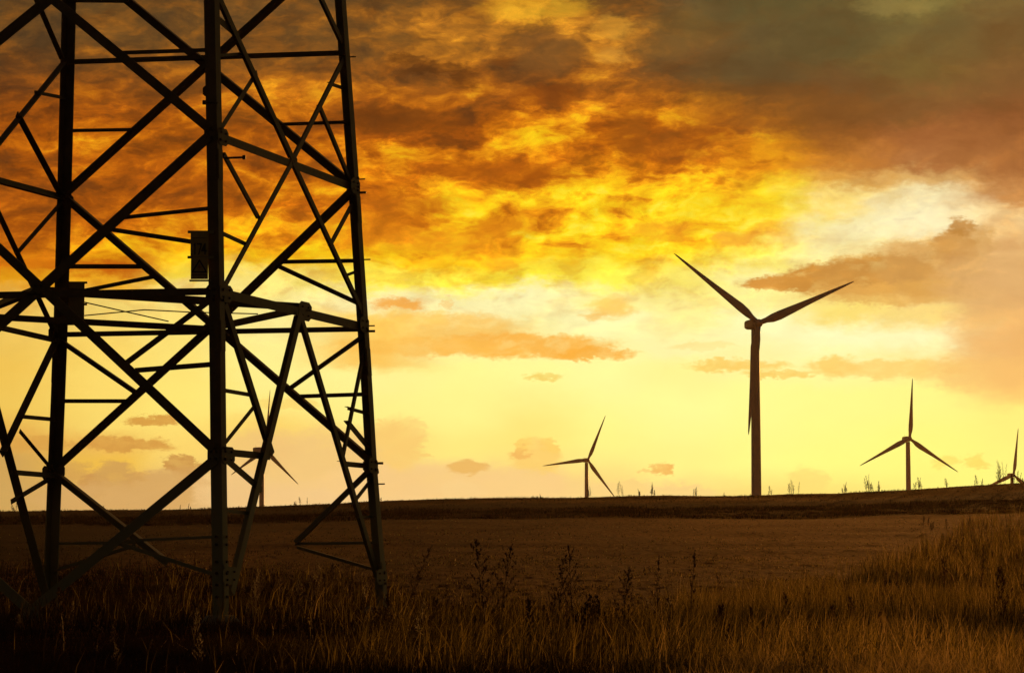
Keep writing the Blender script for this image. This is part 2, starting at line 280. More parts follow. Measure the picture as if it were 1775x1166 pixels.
def vnoise(x, y, seed):                    # smooth value noise on arrays
    xi = np.floor(x).astype(np.int64); yi = np.floor(y).astype(np.int64); fx = x-xi; fy = y-yi
    fx = fx*fx*(3-2*fx); fy = fy*fy*(3-2*fy)
    def h(a, b):
        n = (a*374761393 + b*668265263 + seed*1442695041) & 0x7fffffff
        n = ((n ^ (n >> 13))*1274126177) & 0x7fffffff
        return ((n ^ (n >> 16)) & 0xffff)/65535.
    return (h(xi, yi)*(1-fx)+h(xi+1, yi)*fx)*(1-fy) + (h(xi, yi+1)*(1-fx)+h(xi+1, yi+1)*fx)*fy
def ground(x, y, fine=True):
    x = np.asarray(x, float); y = np.asarray(y, float)
    d = np.hypot(x, y); az_ = np.degrees(np.arctan2(x, y)); yy = np.maximum(y, 0.)
    cz = np.interp(az_, cr_az, cr_z)
    k = np.clip((yy-60)/240, 0, 1)
    z = np.interp(yy, PD, PZ)*(1 + (cz/7.57-1)*k)
    beyond = np.clip((yy-300)/420, 0, 1); beyond = beyond*beyond*(3-2*beyond)
    w = np.full(z.shape, 1/900.**2); s = w*(-6.)
    for p in HUBS:
        q = 1/((x-p.x)**2+(y-p.y)**2+400.); w = w+q*1.; s = s+q*(p.z-HUB_H)
    far = s/w
    far = far - np.clip(d-3000, 0, None)*.004
    z = z*(1-beyond) + far*beyond
    z = z - np.clip(-y, 0, 400)*.01
    if fine:
        z = z + (vnoise(x*.12, y*.12, 3)-.5)*.22*np.clip((yy-60)/60, 0, 1)*np.clip((520-yy)/200, 0, 1)
        z = z + (vnoise(x*.5, y*.35, 5)-.5)*.04
        q = np.clip((290-yy)/60, 0, 1); z = z + ((vnoise(x*1.9, y*1.1, 9)-.5)*.055 + (vnoise(x*4.1, y*1.9, 14)-.5)*.05)*q*np.clip(1.5-yy/170, .35, 1)
        z = z + (vnoise(x*1.1, y*.5, 12)-.5)*.22*((yy > 228) & (yy < 262))
    return z
def gz(x, y): return float(ground(np.array([x]), np.array([y]))[0])
# one sheet: rings widen with distance, narrow wedges where the photograph looks
ds = np.concatenate([np.linspace(0, 24, 10)[:-1], np.geomspace(24, 320, 560), np.geomspace(330, 2900, 60)])
a_in = np.linspace(-14, 14, 430); a_out = np.concatenate([np.linspace(-180, -14, 60)[:-1], a_in, np.linspace(14, 180, 60)[1:-1]])
AA, DD = np.meshgrid(np.radians(a_out), ds); GX = np.sin(AA)*DD; GY = np.cos(AA)*DD; GZ = ground(GX, GY)
nr, nc = AA.shape; idx = np.arange(nr*nc).reshape(nr, nc); nx = np.roll(idx, -1, axis=1)
F = np.stack([idx[:-1].ravel(), nx[:-1].ravel(), nx[1:].ravel(), idx[1:].ravel()], 1)
me = fast_mesh(np.stack([GX.ravel(), GY.ravel(), GZ.ravel()], 1), F)
me.shade_smooth()
m, nt, b = new_mat('stubble_field_soil')
tcn = nn(nt, 'ShaderNodeTexCoord'); mp = nn(nt, 'ShaderNodeMapping'); mp.inputs['Scale'].default_value = (1.1, .22, 1.); nt.links.new(tcn.outputs['Object'], mp.inputs[0])
a1 = noise_tex(nt, .09, 4, .6, mp.outputs[0]); a2 = noise_tex(nt, 3.2, 9, .72, mp.outputs[0]); a3 = noise_tex(nt, .9, 10, .75)
c1 = cramp(nt, a2.outputs[0], [(.3, (.016, .0055, .0005)), (.52, (.085, .029, .0024)), (.72, (.21, .078, .008))])
c2 = cramp(nt, a1.outputs[0], [(.35, (.055, .021, .002)), (.65, (.15, .052, .005))])
mx = nn(nt, 'ShaderNodeMix', data_type='RGBA'); mx.inputs[0].default_value = .45; nt.links.new(c1, mx.inputs[6]); nt.links.new(c2, mx.inputs[7])
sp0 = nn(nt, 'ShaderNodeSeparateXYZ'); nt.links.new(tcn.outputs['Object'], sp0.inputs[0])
side_n = nn(nt, 'ShaderNodeMath', operation='MULTIPLY_ADD'); nt.links.new(a1.outputs[0], side_n.inputs[0]); side_n.inputs[1].default_value = 26.; nt.links.new(sp0.outputs[0], side_n.inputs[2])
dry = nn(nt, 'ShaderNodeMapRange', interpolation_type='SMOOTHSTEP'); nt.links.new(side_n.outputs[0], dry.inputs[0]); dry.inputs[1].default_value = 6.; dry.inputs[2].default_value = 36.  # soil brightens to the right: low sunlight painted into its colour
straw = cramp(nt, a2.outputs[0], [(.3, (.14, .060, .007)), (.55, (.38, .165, .022)), (.75, (.52, .25, .05))])  # brighter soil tones for the side painted as sunlit
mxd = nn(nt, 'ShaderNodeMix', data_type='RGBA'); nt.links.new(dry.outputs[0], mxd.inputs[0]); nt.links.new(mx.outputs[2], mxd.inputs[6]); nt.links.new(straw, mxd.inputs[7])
left_shade = nn(nt, 'ShaderNodeMapRange', interpolation_type='SMOOTHSTEP'); nt.links.new(side_n.outputs[0], left_shade.inputs[0]); left_shade.inputs[1].default_value = 2.; left_shade.inputs[2].default_value = -14.; left_shade.inputs[4].default_value = .72  # soil darkens to the left: shade painted into the base colour
mxe = nn(nt, 'ShaderNodeMix', data_type='RGBA'); nt.links.new(left_shade.outputs[0], mxe.inputs[0]); nt.links.new(mxd.outputs[2], mxe.inputs[6]); mxe.inputs[7].default_value = (.007, .0022, .0003, 1)
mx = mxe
# the unploughed bank below the crest is dark rough grass; the top strip beyond it is bare again
sp = nn(nt, 'ShaderNodeSeparateXYZ'); nt.links.new(tcn.outputs['Object'], sp.inputs[0])
wob = nn(nt, 'ShaderNodeMath', operation='MULTIPLY_ADD'); nt.links.new(a3.outputs[0], wob.inputs[0]); wob.inputs[1].default_value = 26.; nt.links.new(sp.outputs[1], wob.inputs[2])
mr1 = nn(nt, 'ShaderNodeMapRange', interpolation_type='SMOOTHSTEP'); mr1.inputs[1].default_value = 232; mr1.inputs[2].default_value = 252; nt.links.new(wob.outputs[0], mr1.inputs[0])
mr2 = nn(nt, 'ShaderNodeMapRange', interpolation_type='SMOOTHSTEP'); mr2.inputs[1].default_value = 298; mr2.inputs[2].default_value = 286; nt.links.new(wob.outputs[0], mr2.inputs[0])
mm = nn(nt, 'ShaderNodeMath', operation='MULTIPLY'); nt.links.new(mr1.outputs[0], mm.inputs[0]); nt.links.new(mr2.outputs[0], mm.inputs[1])
m3 = nn(nt, 'ShaderNodeMath', operation='MULTIPLY'); nt.links.new(mm.outputs[0], m3.inputs[0]); m3.inputs[1].default_value = .8
c3 = cramp(nt, a3.outputs[0], [(.35, (.012, .005, .0008)), (.7, (.045, .017, .003))])
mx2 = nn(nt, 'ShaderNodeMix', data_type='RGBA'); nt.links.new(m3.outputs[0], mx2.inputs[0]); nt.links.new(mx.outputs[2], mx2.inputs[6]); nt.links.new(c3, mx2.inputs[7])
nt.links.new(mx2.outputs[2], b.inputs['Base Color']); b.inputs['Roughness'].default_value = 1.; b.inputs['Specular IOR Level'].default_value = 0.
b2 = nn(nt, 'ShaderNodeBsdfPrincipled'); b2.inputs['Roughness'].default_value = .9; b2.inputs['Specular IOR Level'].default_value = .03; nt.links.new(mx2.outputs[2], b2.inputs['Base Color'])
mxs = nn(nt, 'ShaderNodeMixShader'); mxs.inputs[0].default_value = .5; nt.links.new(b.outputs[0], mxs.inputs[1]); nt.links.new(b2.outputs[0], mxs.inputs[2]); nt.links.new(mxs.outputs[0], nt.nodes['Material Output'].inputs[0])
bp = nn(nt, 'ShaderNodeBump'); bp.inputs['Strength'].default_value = .7; bp.inputs['Distance'].default_value = .10
nt.links.new(a2.outputs[0], bp.inputs['Height']); nt.links.new(bp.outputs[0], b.inputs['Normal']); nt.links.new(bp.outputs[0], b2.inputs['Normal'])
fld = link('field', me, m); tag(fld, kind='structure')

# ------------------------------------------------------------------ lattice pylon
MEMBERS=[
('diagonal_brace',-3.679,-3.491,9.631,-4.062,4.035,3.511,0,-0.631,-0.776,1,0,0,0.212),
('diagonal_brace',-3.708,3.72,9.654,-3.992,-3.805,3.32,-0,-0.644,0.765,1,0,0,0.19),
('diagonal_brace',-3.349,3.4,15.107,-3.669,-3.517,9.621,-0,-0.621,0.783,1,0,0,0.189),
('diagonal_brace',-3.646,3.693,10.23,-3.363,-3.277,15.081,0,-0.571,-0.821,1,0,0,0.232),
('horizontal_girt',-3.852,-3.801,6.532,-3.844,3.856,6.654,-0,0.016,-1,1,0,0,0.139),
('diagonal_brace',-3.998,-3.861,3.273,-4.135,0.864,-0.284,0,-0.602,-0.799,1,0,0,0.201),
('horizontal_girt',-3.531,-3.873,6.533,3.795,-3.876,6.467,-0.009,0,-1,0,1,0,0.187),
('horizontal_girt',3.855,3.774,6.362,3.858,-3.885,6.286,0,-0.01,1,-1,0,0,0.119),
('horizontal_girt',-3.861,3.863,6.486,3.762,3.873,6.22,0.035,0,0.999,0,-1,0,0.129),
('horizontal_girt',-3.31,-3.683,9.655,3.421,-3.688,9.574,-0.012,0,-1,0,1,0,0.17),
('horizontal_girt',-3.674,3.674,9.529,3.512,3.675,9.517,0.002,0,1,0,-1,0,0.158),
('horizontal_girt',3.473,3.422,12.682,3.485,-3.506,12.468,0,-0.031,1,-1,0,0,0.12),
('diagonal_brace',3.671,3.628,9.734,3.992,-4.074,3.421,-0,0.634,-0.773,-1,0,0,0.188),
('diagonal_brace',3.691,-3.607,9.313,3.875,-0.07,6.368,0,0.64,0.768,-1,0,0,0.209),
('diagonal_brace',3.873,-0.065,6.369,3.992,3.806,3.299,0,0.621,0.784,-1,0,0,0.198),
('diagonal_brace',3.673,3.561,9.601,3.366,-3.419,14.858,0,0.602,0.799,-1,0,0,0.215),
('diagonal_brace',3.677,-3.621,9.666,3.348,3.27,15.299,0,0.633,-0.774,-1,0,0,0.199),
('diagonal_brace',4,3.782,3.188,4.076,1.025,1.218,-0,0.581,-0.814,-1,0,0,0.191),
('diagonal_brace',3.988,-4.087,3.266,4.055,-2.146,1.542,0,0.664,0.748,-1,0,0,0.134),
('strut',3.536,3.463,11.1,3.539,1.823,11.04,0,-0.036,0.999,-1,0,0,0.081),
('strut',3.546,-3.53,10.93,3.544,-1.885,10.965,-0,-0.022,1,-1,0,0,0.079),
('strut',3.726,3.639,7.942,3.73,1.644,7.871,0,-0.035,0.999,-1,0,0,0.107),
('strut',3.734,-3.663,7.822,3.732,-1.882,7.86,-0,-0.021,1,-1,0,0,0.091),
('strut',3.77,3.733,7.283,3.749,1.361,7.631,0,0.145,0.989,-1,0,0,0.095),
('strut',3.8,-3.733,6.96,3.745,-1.815,7.851,0,0.421,-0.907,-1,0,0,0.104),
('strut',3.841,3.757,6.335,3.889,1.812,5.091,-0,0.539,-0.842,-1,0,0,0.122),
('strut',3.842,-3.867,6.16,3.887,-2.051,5.014,0,0.534,0.846,-1,0,0,0.108),
('strut',3.884,3.827,4.831,3.885,2.097,4.799,0,-0.018,1,-1,0,0,0.093),
('strut',3.884,-3.909,4.845,3.884,-2.206,4.826,0,0.011,1,-1,0,0,0.091),
('strut',3.359,3.385,14.12,3.366,1.849,14.001,0,-0.077,0.997,-1,0,0,0.081),
('strut',4.01,-4.106,1.567,4.011,-2.159,1.543,0,0.012,1,-1,0,0,0.064),
('strut',4.037,-4.137,1.012,4.017,-2.168,1.535,0,0.257,-0.966,-1,0,0,0.077),
('strut',4.011,4.024,1.546,4.01,1.867,1.571,0,0.012,1,-1,0,0,0.066),
('strut',4.039,4.016,0.901,4.016,1.856,1.5,0,0.267,0.964,-1,0,0,0.081),
('strut',-3.523,-1.549,11.404,-3.527,-3.472,11.341,0,0.033,-0.999,1,0,0,0.081),
('strut',-3.726,-1.76,8.051,-3.72,-3.644,8.156,0,-0.055,-0.998,1,0,0,0.081),
('strut',-3.737,-1.488,7.824,-3.762,-3.733,7.424,0,0.175,-0.985,1,0,0,0.091),
('strut',-3.886,-1.886,5.152,-3.837,-3.784,6.419,0,-0.555,-0.832,1,0,0,0.119),
('strut',-3.882,-2.109,5.005,-3.879,-3.825,5.09,0,-0.05,-0.999,1,0,0,0.102),
('strut',-4.01,-1.733,1.64,-4.006,-3.996,1.726,0,-0.038,-0.999,1,0,0,0.056),
('strut',-4.013,-1.722,1.574,-4.038,-4.006,0.92,-0,-0.275,0.961,1,0,0,0.078),
('diagonal_brace',0.152,-3.938,6.328,-3.583,-4.159,0.565,-0.839,0,0.544,0,1,0,0.197),
('diagonal_brace',0.204,-3.921,6.337,4.285,-4.14,0.622,-0.814,0,-0.581,0,1,0,0.154),
('strut',-3.463,-3.898,6.29,-1.398,-4.008,3.42,-0.812,0,-0.584,0,1,0,0.17),
('strut',-3.642,-3.903,4.586,-2.38,-3.904,4.566,-0.015,0,-1,0,1,0,0.081),
('strut',-3.566,-3.961,3.504,-2.196,-3.932,4.261,-0.483,-0,0.875,0,1,0,0.096),
('strut',-3.715,-3.949,3.409,-1.481,-3.95,3.394,-0.007,0,-1,0,1,0,0.138),
('strut',-3.634,-3.982,3.275,-1.966,-4.004,2.705,-0.323,0,-0.946,0,1,0,0.141),
('strut',-3.785,-3.99,2.245,-2.342,-3.992,2.195,-0.034,0,-0.999,0,1,0,0.068),
('strut',3.875,-3.883,5.95,2.332,-3.983,3.367,-0.858,0,0.513,0,1,0,0.098),
('strut',2.707,-3.907,4.558,4.082,-3.91,4.487,-0.052,0,-0.999,0,1,0,0.079),
('strut',2.725,-3.946,4.252,4.09,-3.969,3.658,-0.399,0,-0.917,0,1,0,0.14),
('strut',2.281,-3.949,3.357,4.397,-3.95,3.345,-0.006,0,-1,0,1,0,0.115),
('strut',2.876,-4.006,2.427,4.396,-3.977,3.16,-0.435,-0,0.901,0,1,0,0.105),
('strut',3.108,-3.991,2.114,4.407,-3.989,2.166,-0.04,-0,0.999,0,1,0,0.051),
('diagonal_brace',0.214,-3.695,9.577,-3.512,-3.885,6.537,-0.632,0,0.775,0,1,0,0.12),
('diagonal_brace',0.216,-3.705,9.61,3.713,-3.885,6.731,-0.636,0,-0.772,0,1,0,0.132),
('strut',-3.169,-3.684,9.301,-1.593,-3.755,8.175,-0.581,0,-0.814,0,1,0,0.113),
('strut',-3.439,-3.763,7.691,-2.204,-3.769,7.588,-0.083,0,-0.997,0,1,0,0.088),
('strut',3.508,-3.694,9.075,2.143,-3.76,8.028,-0.609,0,0.793,0,1,0,0.112),
('strut',2.868,-3.771,7.41,3.631,-3.76,7.59,-0.23,-0,0.973,0,1,0,0.067),
('diagonal_brace',-3.457,-3.531,12.732,0.197,-3.709,9.685,-0.64,0,-0.768,0,1,0,0.152),
('diagonal_brace',3.316,-3.54,12.289,0.218,-3.697,9.601,-0.655,0,0.755,0,1,0,0.126),
('diagonal_brace',-2.821,-3.266,17.13,3.273,-3.52,12.773,-0.582,0,-0.814,0,1,0,0.128),
('strut',-3.197,-3.648,9.762,-1.39,-3.565,11.174,-0.616,-0,0.788,0,1,0,0.11),
('strut',1.891,-3.584,11.093,3.483,-3.669,9.645,-0.673,0,-0.74,0,1,0,0.116),
('strut',2.535,-3.516,11.707,3.435,-3.514,11.745,0.042,0,-0.999,0,1,0,0.082),
('strut',-3.182,-3.517,12.053,-2.221,-3.528,11.874,-0.183,0,-0.983,0,1,0,0.137),
('strut',-3.273,-3.533,11.198,-1.931,-3.516,11.491,-0.214,-0,0.977,0,1,0,0.058),
('diagonal_brace',-2.122,3.269,17.086,3.126,3.522,12.744,0.637,0,0.77,0,-1,0,0.137),
('diagonal_brace',3.172,3.525,12.681,-3.861,3.876,6.677,0.649,0,-0.761,0,-1,0,0.16),
('strut',1.956,3.506,11.745,3.289,3.5,11.835,-0.067,0,0.998,0,-1,0,0.081),
('strut',1.27,3.591,11.119,3.408,3.678,9.627,0.572,0,0.82,0,-1,0,0.163),
('strut',3.449,3.67,9.452,1.669,3.752,8.131,0.596,0,-0.803,0,-1,0,0.117),
('diagonal_brace',-3.508,3.528,12.445,3.798,3.907,6.315,0.643,0,0.766,0,-1,0,0.14),
('diagonal_brace',-3.549,3.73,11.945,4.077,4.189,-0.007,0.843,0,0.538,0,-1,0,0.222),
('strut',3.713,3.897,6.341,1.506,4.002,3.628,0.776,0,-0.631,0,-1,0,0.199),
('strut',2.369,3.904,4.398,3.81,3.904,4.4,-0.001,0,1,0,-1,0,0.093),
('strut',2.264,3.943,4.075,3.864,3.975,3.234,0.466,0,0.885,0,-1,0,0.106),
('strut',1.925,3.954,3.119,3.883,3.955,3.093,0.014,0,1,0,-1,0,0.119),
('strut',2.034,4,2.568,3.879,3.977,3.172,0.311,-0,-0.95,0,-1,0,0.118),
('plan_brace',0.669,-3.862,6.468,3.857,-0.021,6.377,-0.769,0.639,0,0,0,1,0.156),
('plan_brace',3.851,-0.002,6.38,-0.001,3.851,6.463,-0.707,-0.707,0,0,0,1,0.142),
('plan_brace',0.01,3.817,6.455,-3.832,0.102,6.533,-0.695,0.719,-0,0,0,1,0.184),
('plan_brace',-3.844,0.138,6.529,0.662,-3.842,6.459,-0.662,-0.75,0,0,0,1,0.167),
('diagonal_brace',-4,3.983,3.123,-4.136,-0.742,-0.435,-0,-0.602,0.799,1,0,0,0.204),
('strut',-3.524,1.555,11.406,-3.528,3.478,11.343,0,-0.033,-0.999,1,0,0,0.085),
('strut',-3.724,1.763,8.053,-3.718,3.647,8.158,-0,0.055,-0.998,1,0,0,0.083),
('strut',-3.743,1.492,7.826,-3.768,3.738,7.426,0,-0.175,-0.985,1,0,0,0.096),
('strut',-3.887,1.953,5.059,-3.838,3.85,6.325,0,-0.555,0.832,1,0,0,0.12),
('strut',-3.88,2.111,5.008,-3.877,3.827,5.093,-0,0.05,-0.999,1,0,0,0.105),
('strut',-4.01,1.735,1.582,-4.006,3.998,1.668,0,-0.038,0.999,1,0,0,0.058),
('strut',-4.013,1.746,1.651,-4.039,4.03,0.997,0,-0.275,-0.961,1,0,0,0.082),
('diagonal_brace',0.024,3.924,6.567,-4.033,4.184,-0.118,0.855,0,-0.519,0,-1,0,0.21),
]
LEGS=[('A', [[-4.096, -4.184, -0.45], [-4.045, -4.13, 0.9], [-3.957, -4.029, 3.283], [-3.899, -3.969, 4.8], [-3.839, -3.902, 6.414], [-3.636, -3.723, 9.555], [-3.459, -3.543, 12.604], [-3.197, -3.278, 17.104]], [1.0, 0.0, 0.0], [0.0, 1.0, 0.0], 0.234), ('B', [[4.181, -4.302, -0.45], [4.13, -4.254, 0.9], [4.011, -4.082, 3.283], [3.947, -4.005, 4.8], [3.875, -3.916, 6.414], [3.691, -3.754, 9.555], [3.512, -3.573, 12.604], [3.247, -3.304, 17.104]], [-1.0, 0.0, 0.0], [0.0, 1.0, 0.0], 0.263), ('C', [[4.105, 4.159, -0.45], [4.05, 4.114, 0.9], [3.966, 4.002, 3.283], [3.914, 3.925, 4.8], [3.856, 3.851, 6.414], [3.648, 3.687, 9.555], [3.458, 3.547, 12.604], [3.174, 3.346, 17.104]], [-1.0, 0.0, 0.0], [0.0, -1.0, 0.0], 0.243), ('D', [[-4.169, 4.267, -0.45], [-4.117, 4.215, 0.9], [-4.026, 4.124, 3.283], [-3.967, 4.066, 4.8], [-3.906, 4.004, 6.414], [-3.709, 3.809, 9.555], [-3.532, 3.633, 12.604], [-3.271, 3.373, 17.104]], [1.0, 0.0, 0.0], [0.0, -1.0, 0.0], 0.353)]
TX, TY, TYAW = -8.15446, 54.65578, 1.2430750069502108
t0z = -.05
tower = empty('lattice_pylon', (TX, TY, 0), TYAW)
tag(tower, 'tall steel lattice electricity pylon filling the left side, seen from below its crossarms', 'pylon')
TM = Matrix.Translation((TX, TY, 0)) @ Matrix.Rotation(TYAW, 4, 'Z')
def angle_bar(A, B, e1, e2, w, th=.014):
    A, B, e1, e2 = map(Vector, (A, B, e1, e2)); d = (B-A).normalized()
    e1 = (e1 - d*e1.dot(d)).normalized(); e2 = (e2 - d*e2.dot(d)); e2 = (e2 - e1*e2.dot(e1)).normalized()
    pr = [(0, 0), (w, 0), (w, th), (th, th), (th, w), (0, w)]
    vs = [P + e1*a + e2*b_ for P in (A, B) for a, b_ in pr]
    fs = [[i, (i+1) % 6, 6+(i+1) % 6, 6+i] for i in range(6)] + [[0, 3, 2, 1], [0, 5, 4, 3], [6, 7, 8, 9], [6, 9, 10, 11]]
    return vs, fs
for kind_, *v in MEMBERS:
    th = .018 if v[12] > .12 else .010
    vs, fs = angle_bar(v[0:3], v[3:6], v[6:9], v[9:12], v[12], th)
    link(kind_, mesh(vs, fs), MAT['steel'], tower)
for nm, pts, e1, e2, w in LEGS:
    e1, e2 = Vector(e1), Vector(e2); th = .026
    pr = [(0, 0), (w, 0), (w, th), (th, th), (th, w), (0, w)]
    vs, fs = [], []
    for p in pts: vs += [Vector(p)+e1*a+e2*b_ for a, b_ in pr]
    for k in range(len(pts)-1):
        for i in range(6): fs.append([6*k+i, 6*k+(i+1) % 6, 6*k+6+(i+1) % 6, 6*k+6+i])
    n = 6*(len(pts)-1); fs += [[0, 3, 2, 1], [0, 5, 4, 3], [n, n+1, n+2, n+3], [n, n+3, n+4, n+5]]
    link('leg', mesh(vs, fs), MAT['steel'], tower)
    # foundation muff, four sided and sloping
    p0 = Vector(pts[0]); p1 = Vector(pts[1]); q = p0 + (p1-p0)*((t0z+.45-p0.z)/(p1.z-p0.z)); q = q + (e1+e2)*w*.5
    vs = [(q.x+sx_*r, q.y+sy_*r, z) for r, z in ((.34, -.4), (.30, .06), (.20, .20)) for sx_, sy_ in ((-1, -1), (1, -1), (1, 1), (-1, 1))]
    fs = [[3, 2, 1, 0], [8, 9, 10, 11]] + [[4*k+i, 4*k+(i+1) % 4, 4*k+4+(i+1) % 4, 4*k+4+i] for k in (0, 1) for i in range(4)]
    link('foundation', mesh(vs, fs), MAT['concrete'], tower)
    # splice plates with bolts where the leg is joined
    for zj, hh in ((.75, .42), (5.6, .3), (9.0, .3)):
        k = max(i for i in range(len(pts)-1) if pts[i][2] <= zj)
        a_, b_ = Vector(pts[k]), Vector(pts[k+1]); c = a_+(b_-a_)*((zj-a_.z)/(b_.z-a_.z)); dd = (b_-a_).normalized()
        for ea, eb in ((e1, e2), (e2, e1)):
            o = c - eb*.016 + ea*w*.08
            vs = [o - dd*hh, o - dd*hh + ea*w*.84, o + dd*hh + ea*w*.84, o + dd*hh]; vs += [v_ + eb*.014 for v_ in vs]
            link('splice_plate', mesh(vs, [[0, 1, 2, 3], [7, 6, 5, 4], [0, 4, 5, 1], [1, 5, 6, 2], [2, 6, 7, 3], [3, 7, 4, 0]]), MAT['steel'], tower)
def cyl(r0, r1, h, seg=8, z0=0.):
    vs = [(math.cos(2*PI*i/seg)*r, math.sin(2*PI*i/seg)*r, z) for r, z in ((r0, z0), (r1, z0+h)) for i in range(seg)]
    fs = [[i, (i+1) % seg, seg+(i+1) % seg, seg+i] for i in range(seg)] + [list(range(seg))[::-1], list(range(seg, 2*seg))]
    return vs, fs
bolt_me = mesh(*cyl(.030, .030, .035, 6)); bolt_me.materials.append(MAT['bolt'])
def bolt(p, axis, scale=1.):
    o = link('bolt', bolt_me, None, tower, p); o.rotation_euler = Vector(axis).to_track_quat('Z', 'Y').to_euler(); o.scale = (scale,)*3
def leg_at(n, z):
    pts = [l for l in LEGS if l[0] == n][0][1]
    k = max([i for i in range(len(pts)-1) if pts[i][2] <= z] or [0]); a_, b_ = Vector(pts[k]), Vector(pts[k+1]); return a_+(b_-a_)*((z-a_.z)/(b_.z-a_.z))
for n, zs_ in (('A', (.55, .78, 1.0, 1.22, 1.55, 1.7, 3.2, 3.4, 6.3, 6.5, 9.5, 9.7)), ('B', (.7, .95, 3.2, 3.4, 6.3, 6.5, 9.5, 9.7)), ('C', (3.2, 3.4, 6.3, 6.5, 9.5, 9.7))):
    l = [q for q in LEGS if q[0] == n][0]; e1, e2, w = Vector(l[2]), Vector(l[3]), l[4]
    for z in zs_:
        c = leg_at(n, z)
        bolt(c + e1*w*.5 - e2*.018, -e2); bolt(c + e2*w*.5 - e1*.018, -e1)
def rod(name, pts, r, mat, parent, seg=6, close=True):
    vs, fs = [], []
    pts = [Vector(p) for p in pts]
    for i, p in enumerate(pts):
        d = (pts[min(i+1, len(pts)-1)] - pts[max(i-1, 0)]).normalized(); u = d.cross(Vector((.13, .31, .94))).normalized(); v_ = d.cross(u)
        rr = r[i] if isinstance(r, (list, tuple)) else r
        vs += [p + (u*math.cos(2*PI*k/seg) + v_*math.sin(2*PI*k/seg))*rr for k in range(seg)]
    for i in range(len(pts)-1):
        for k in range(seg): fs.append([i*seg+k, i*seg+(k+1) % seg, (i+1)*seg+(k+1) % seg, (i+1)*seg+k])
    if close: fs += [list(range(seg))[::-1], [(len(pts)-1)*seg+k for k in range(seg)]]
    return link(name, mesh(vs, fs, True), mat, parent)
rod('tie_wire', [(0, 1.12, 6.75), (0, .1, 6.51), (0, -.9, 6.278)], .014, MAT['bolt'], tower)
rod('tie_wire', [(0, 1.10, 6.459), (0, -.325, 6.541), (0, -1.412, 6.459), (0, -2.976, 6.376)], .013, MAT['bolt'], tower)
def step_bolt(a_, b_):
    a_, b_ = Vector(a_), Vector(b_); d = (b_-a_).normalized()
    o = rod('step_bolt', [a_, b_], .022, MAT['bolt'], tower); rod('bolt_head', [b_ - d*.01, b_+d*.05], .045, MAT['bolt'], o)
step_bolt((-3.80, -3.80, 10.175), (-3.936, -3.60, 10.175)); step_bolt((-3.82, -3.95, 9.075), (-3.69, -4.31, 9.091))
# gusset plates: thin slabs in the plane of their face
def gusset(c, e1, e2, out):
    c, out = Vector(c), Vector(out); e1, e2 = Vector(e1), Vector(e2)
    poly = [(-1, -.55), (-.55, -1), (.55, -1), (1, -.55), (1, .6), (.6, 1), (-.6, 1), (-1, .6)]
    vs = [c + out*.02 + e1*a + e2*b_ for a, b_ in poly] + [c + out*.008 + e1*a + e2*b_ for a, b_ in poly]
    fs = [list(range(8)), list(range(15, 7, -1))] + [[i, 8+i, 8+(i+1) % 8, (i+1) % 8] for i in range(8)]
    g = link('gusset_plate', mesh(vs, fs), MAT['steel'], tower)
    for a, b_ in ((-.5, -.5), (.5, -.5), (.5, .5), (-.5, .5)): bolt(c + out*.02 + e1*a*.9 + e2*b_*.9, out, .8)
GU = [((.42, -3.86, 6.44), (.34, 0, 0), (0, 0, .20), (0, -1, 0)), ((.2, -3.66, 9.60), (.20, 0, 0), (0, 0, .13), (0, -1, 0)),
      ((-3.85, .06, 6.62), (0, .14, 0), (0, 0, .16), (-1, 0, 0)), ((3.86, 0, 6.44), (0, .16, 0), (0, 0, .13), (1, 0, 0)), ((0.05, 3.86, 6.52), (.3, 0, 0), (0, 0, .18), (0, 1, 0)),
      ((3.66, 0, 11.9), (0, .12, 0), (0, 0, .12), (1, 0, 0))]
for g in GU: gusset(*g)
for n, z, f_, s1 in (('A', 3.27, 'E', .30), ('B', 3.30, 'E', .26), ('A', 6.44, 'E', .30), ('B', 6.42, 'E', .26), ('A', 9.57, 'E', .24), ('B', 9.5, 'E', .26), ('C', 6.4, 'W', .2), ('C', 3.2, 'W', .22),
                     ('A', 3.27, 'F', .13), ('A', 6.44, 'F', .13), ('B', 3.3, 'R', .16), ('C', 3.25, 'R', .14), ('A', 9.6, 'F', .12), ('B', 9.5, 'R', .14), ('C', 9.5, 'R', .13), ('A', .95, 'E', .34), ('B', .85, 'E', .30)):
    l = [q for q in LEGS if q[0] == n][0]; e1, e2, w = Vector(l[2]), Vector(l[3]), l[4]; c = leg_at(n, z)
    if f_ in 'EW': gusset(c + e1*(w*.55+s1*.5), e1*s1, (0, 0, .17), -e2)
    else: gusset(c + e2*(w*.4+s1*.5), e2*s1, (0, 0, .15), -e1)
# cleats sticking out past the far right leg at each joint
for z in (2.9, 3.36, 6.3, 6.42, 7.9, 9.4, 9.7, 12.45):
    c = leg_at('B', z); rod('cleat', [c + Vector((.06, .05, 0)), c + Vector((.075, -.12, .0))], .016 if z not in (3.36, 6.3, 9.4) else .028, MAT['steel'], tower, 4)

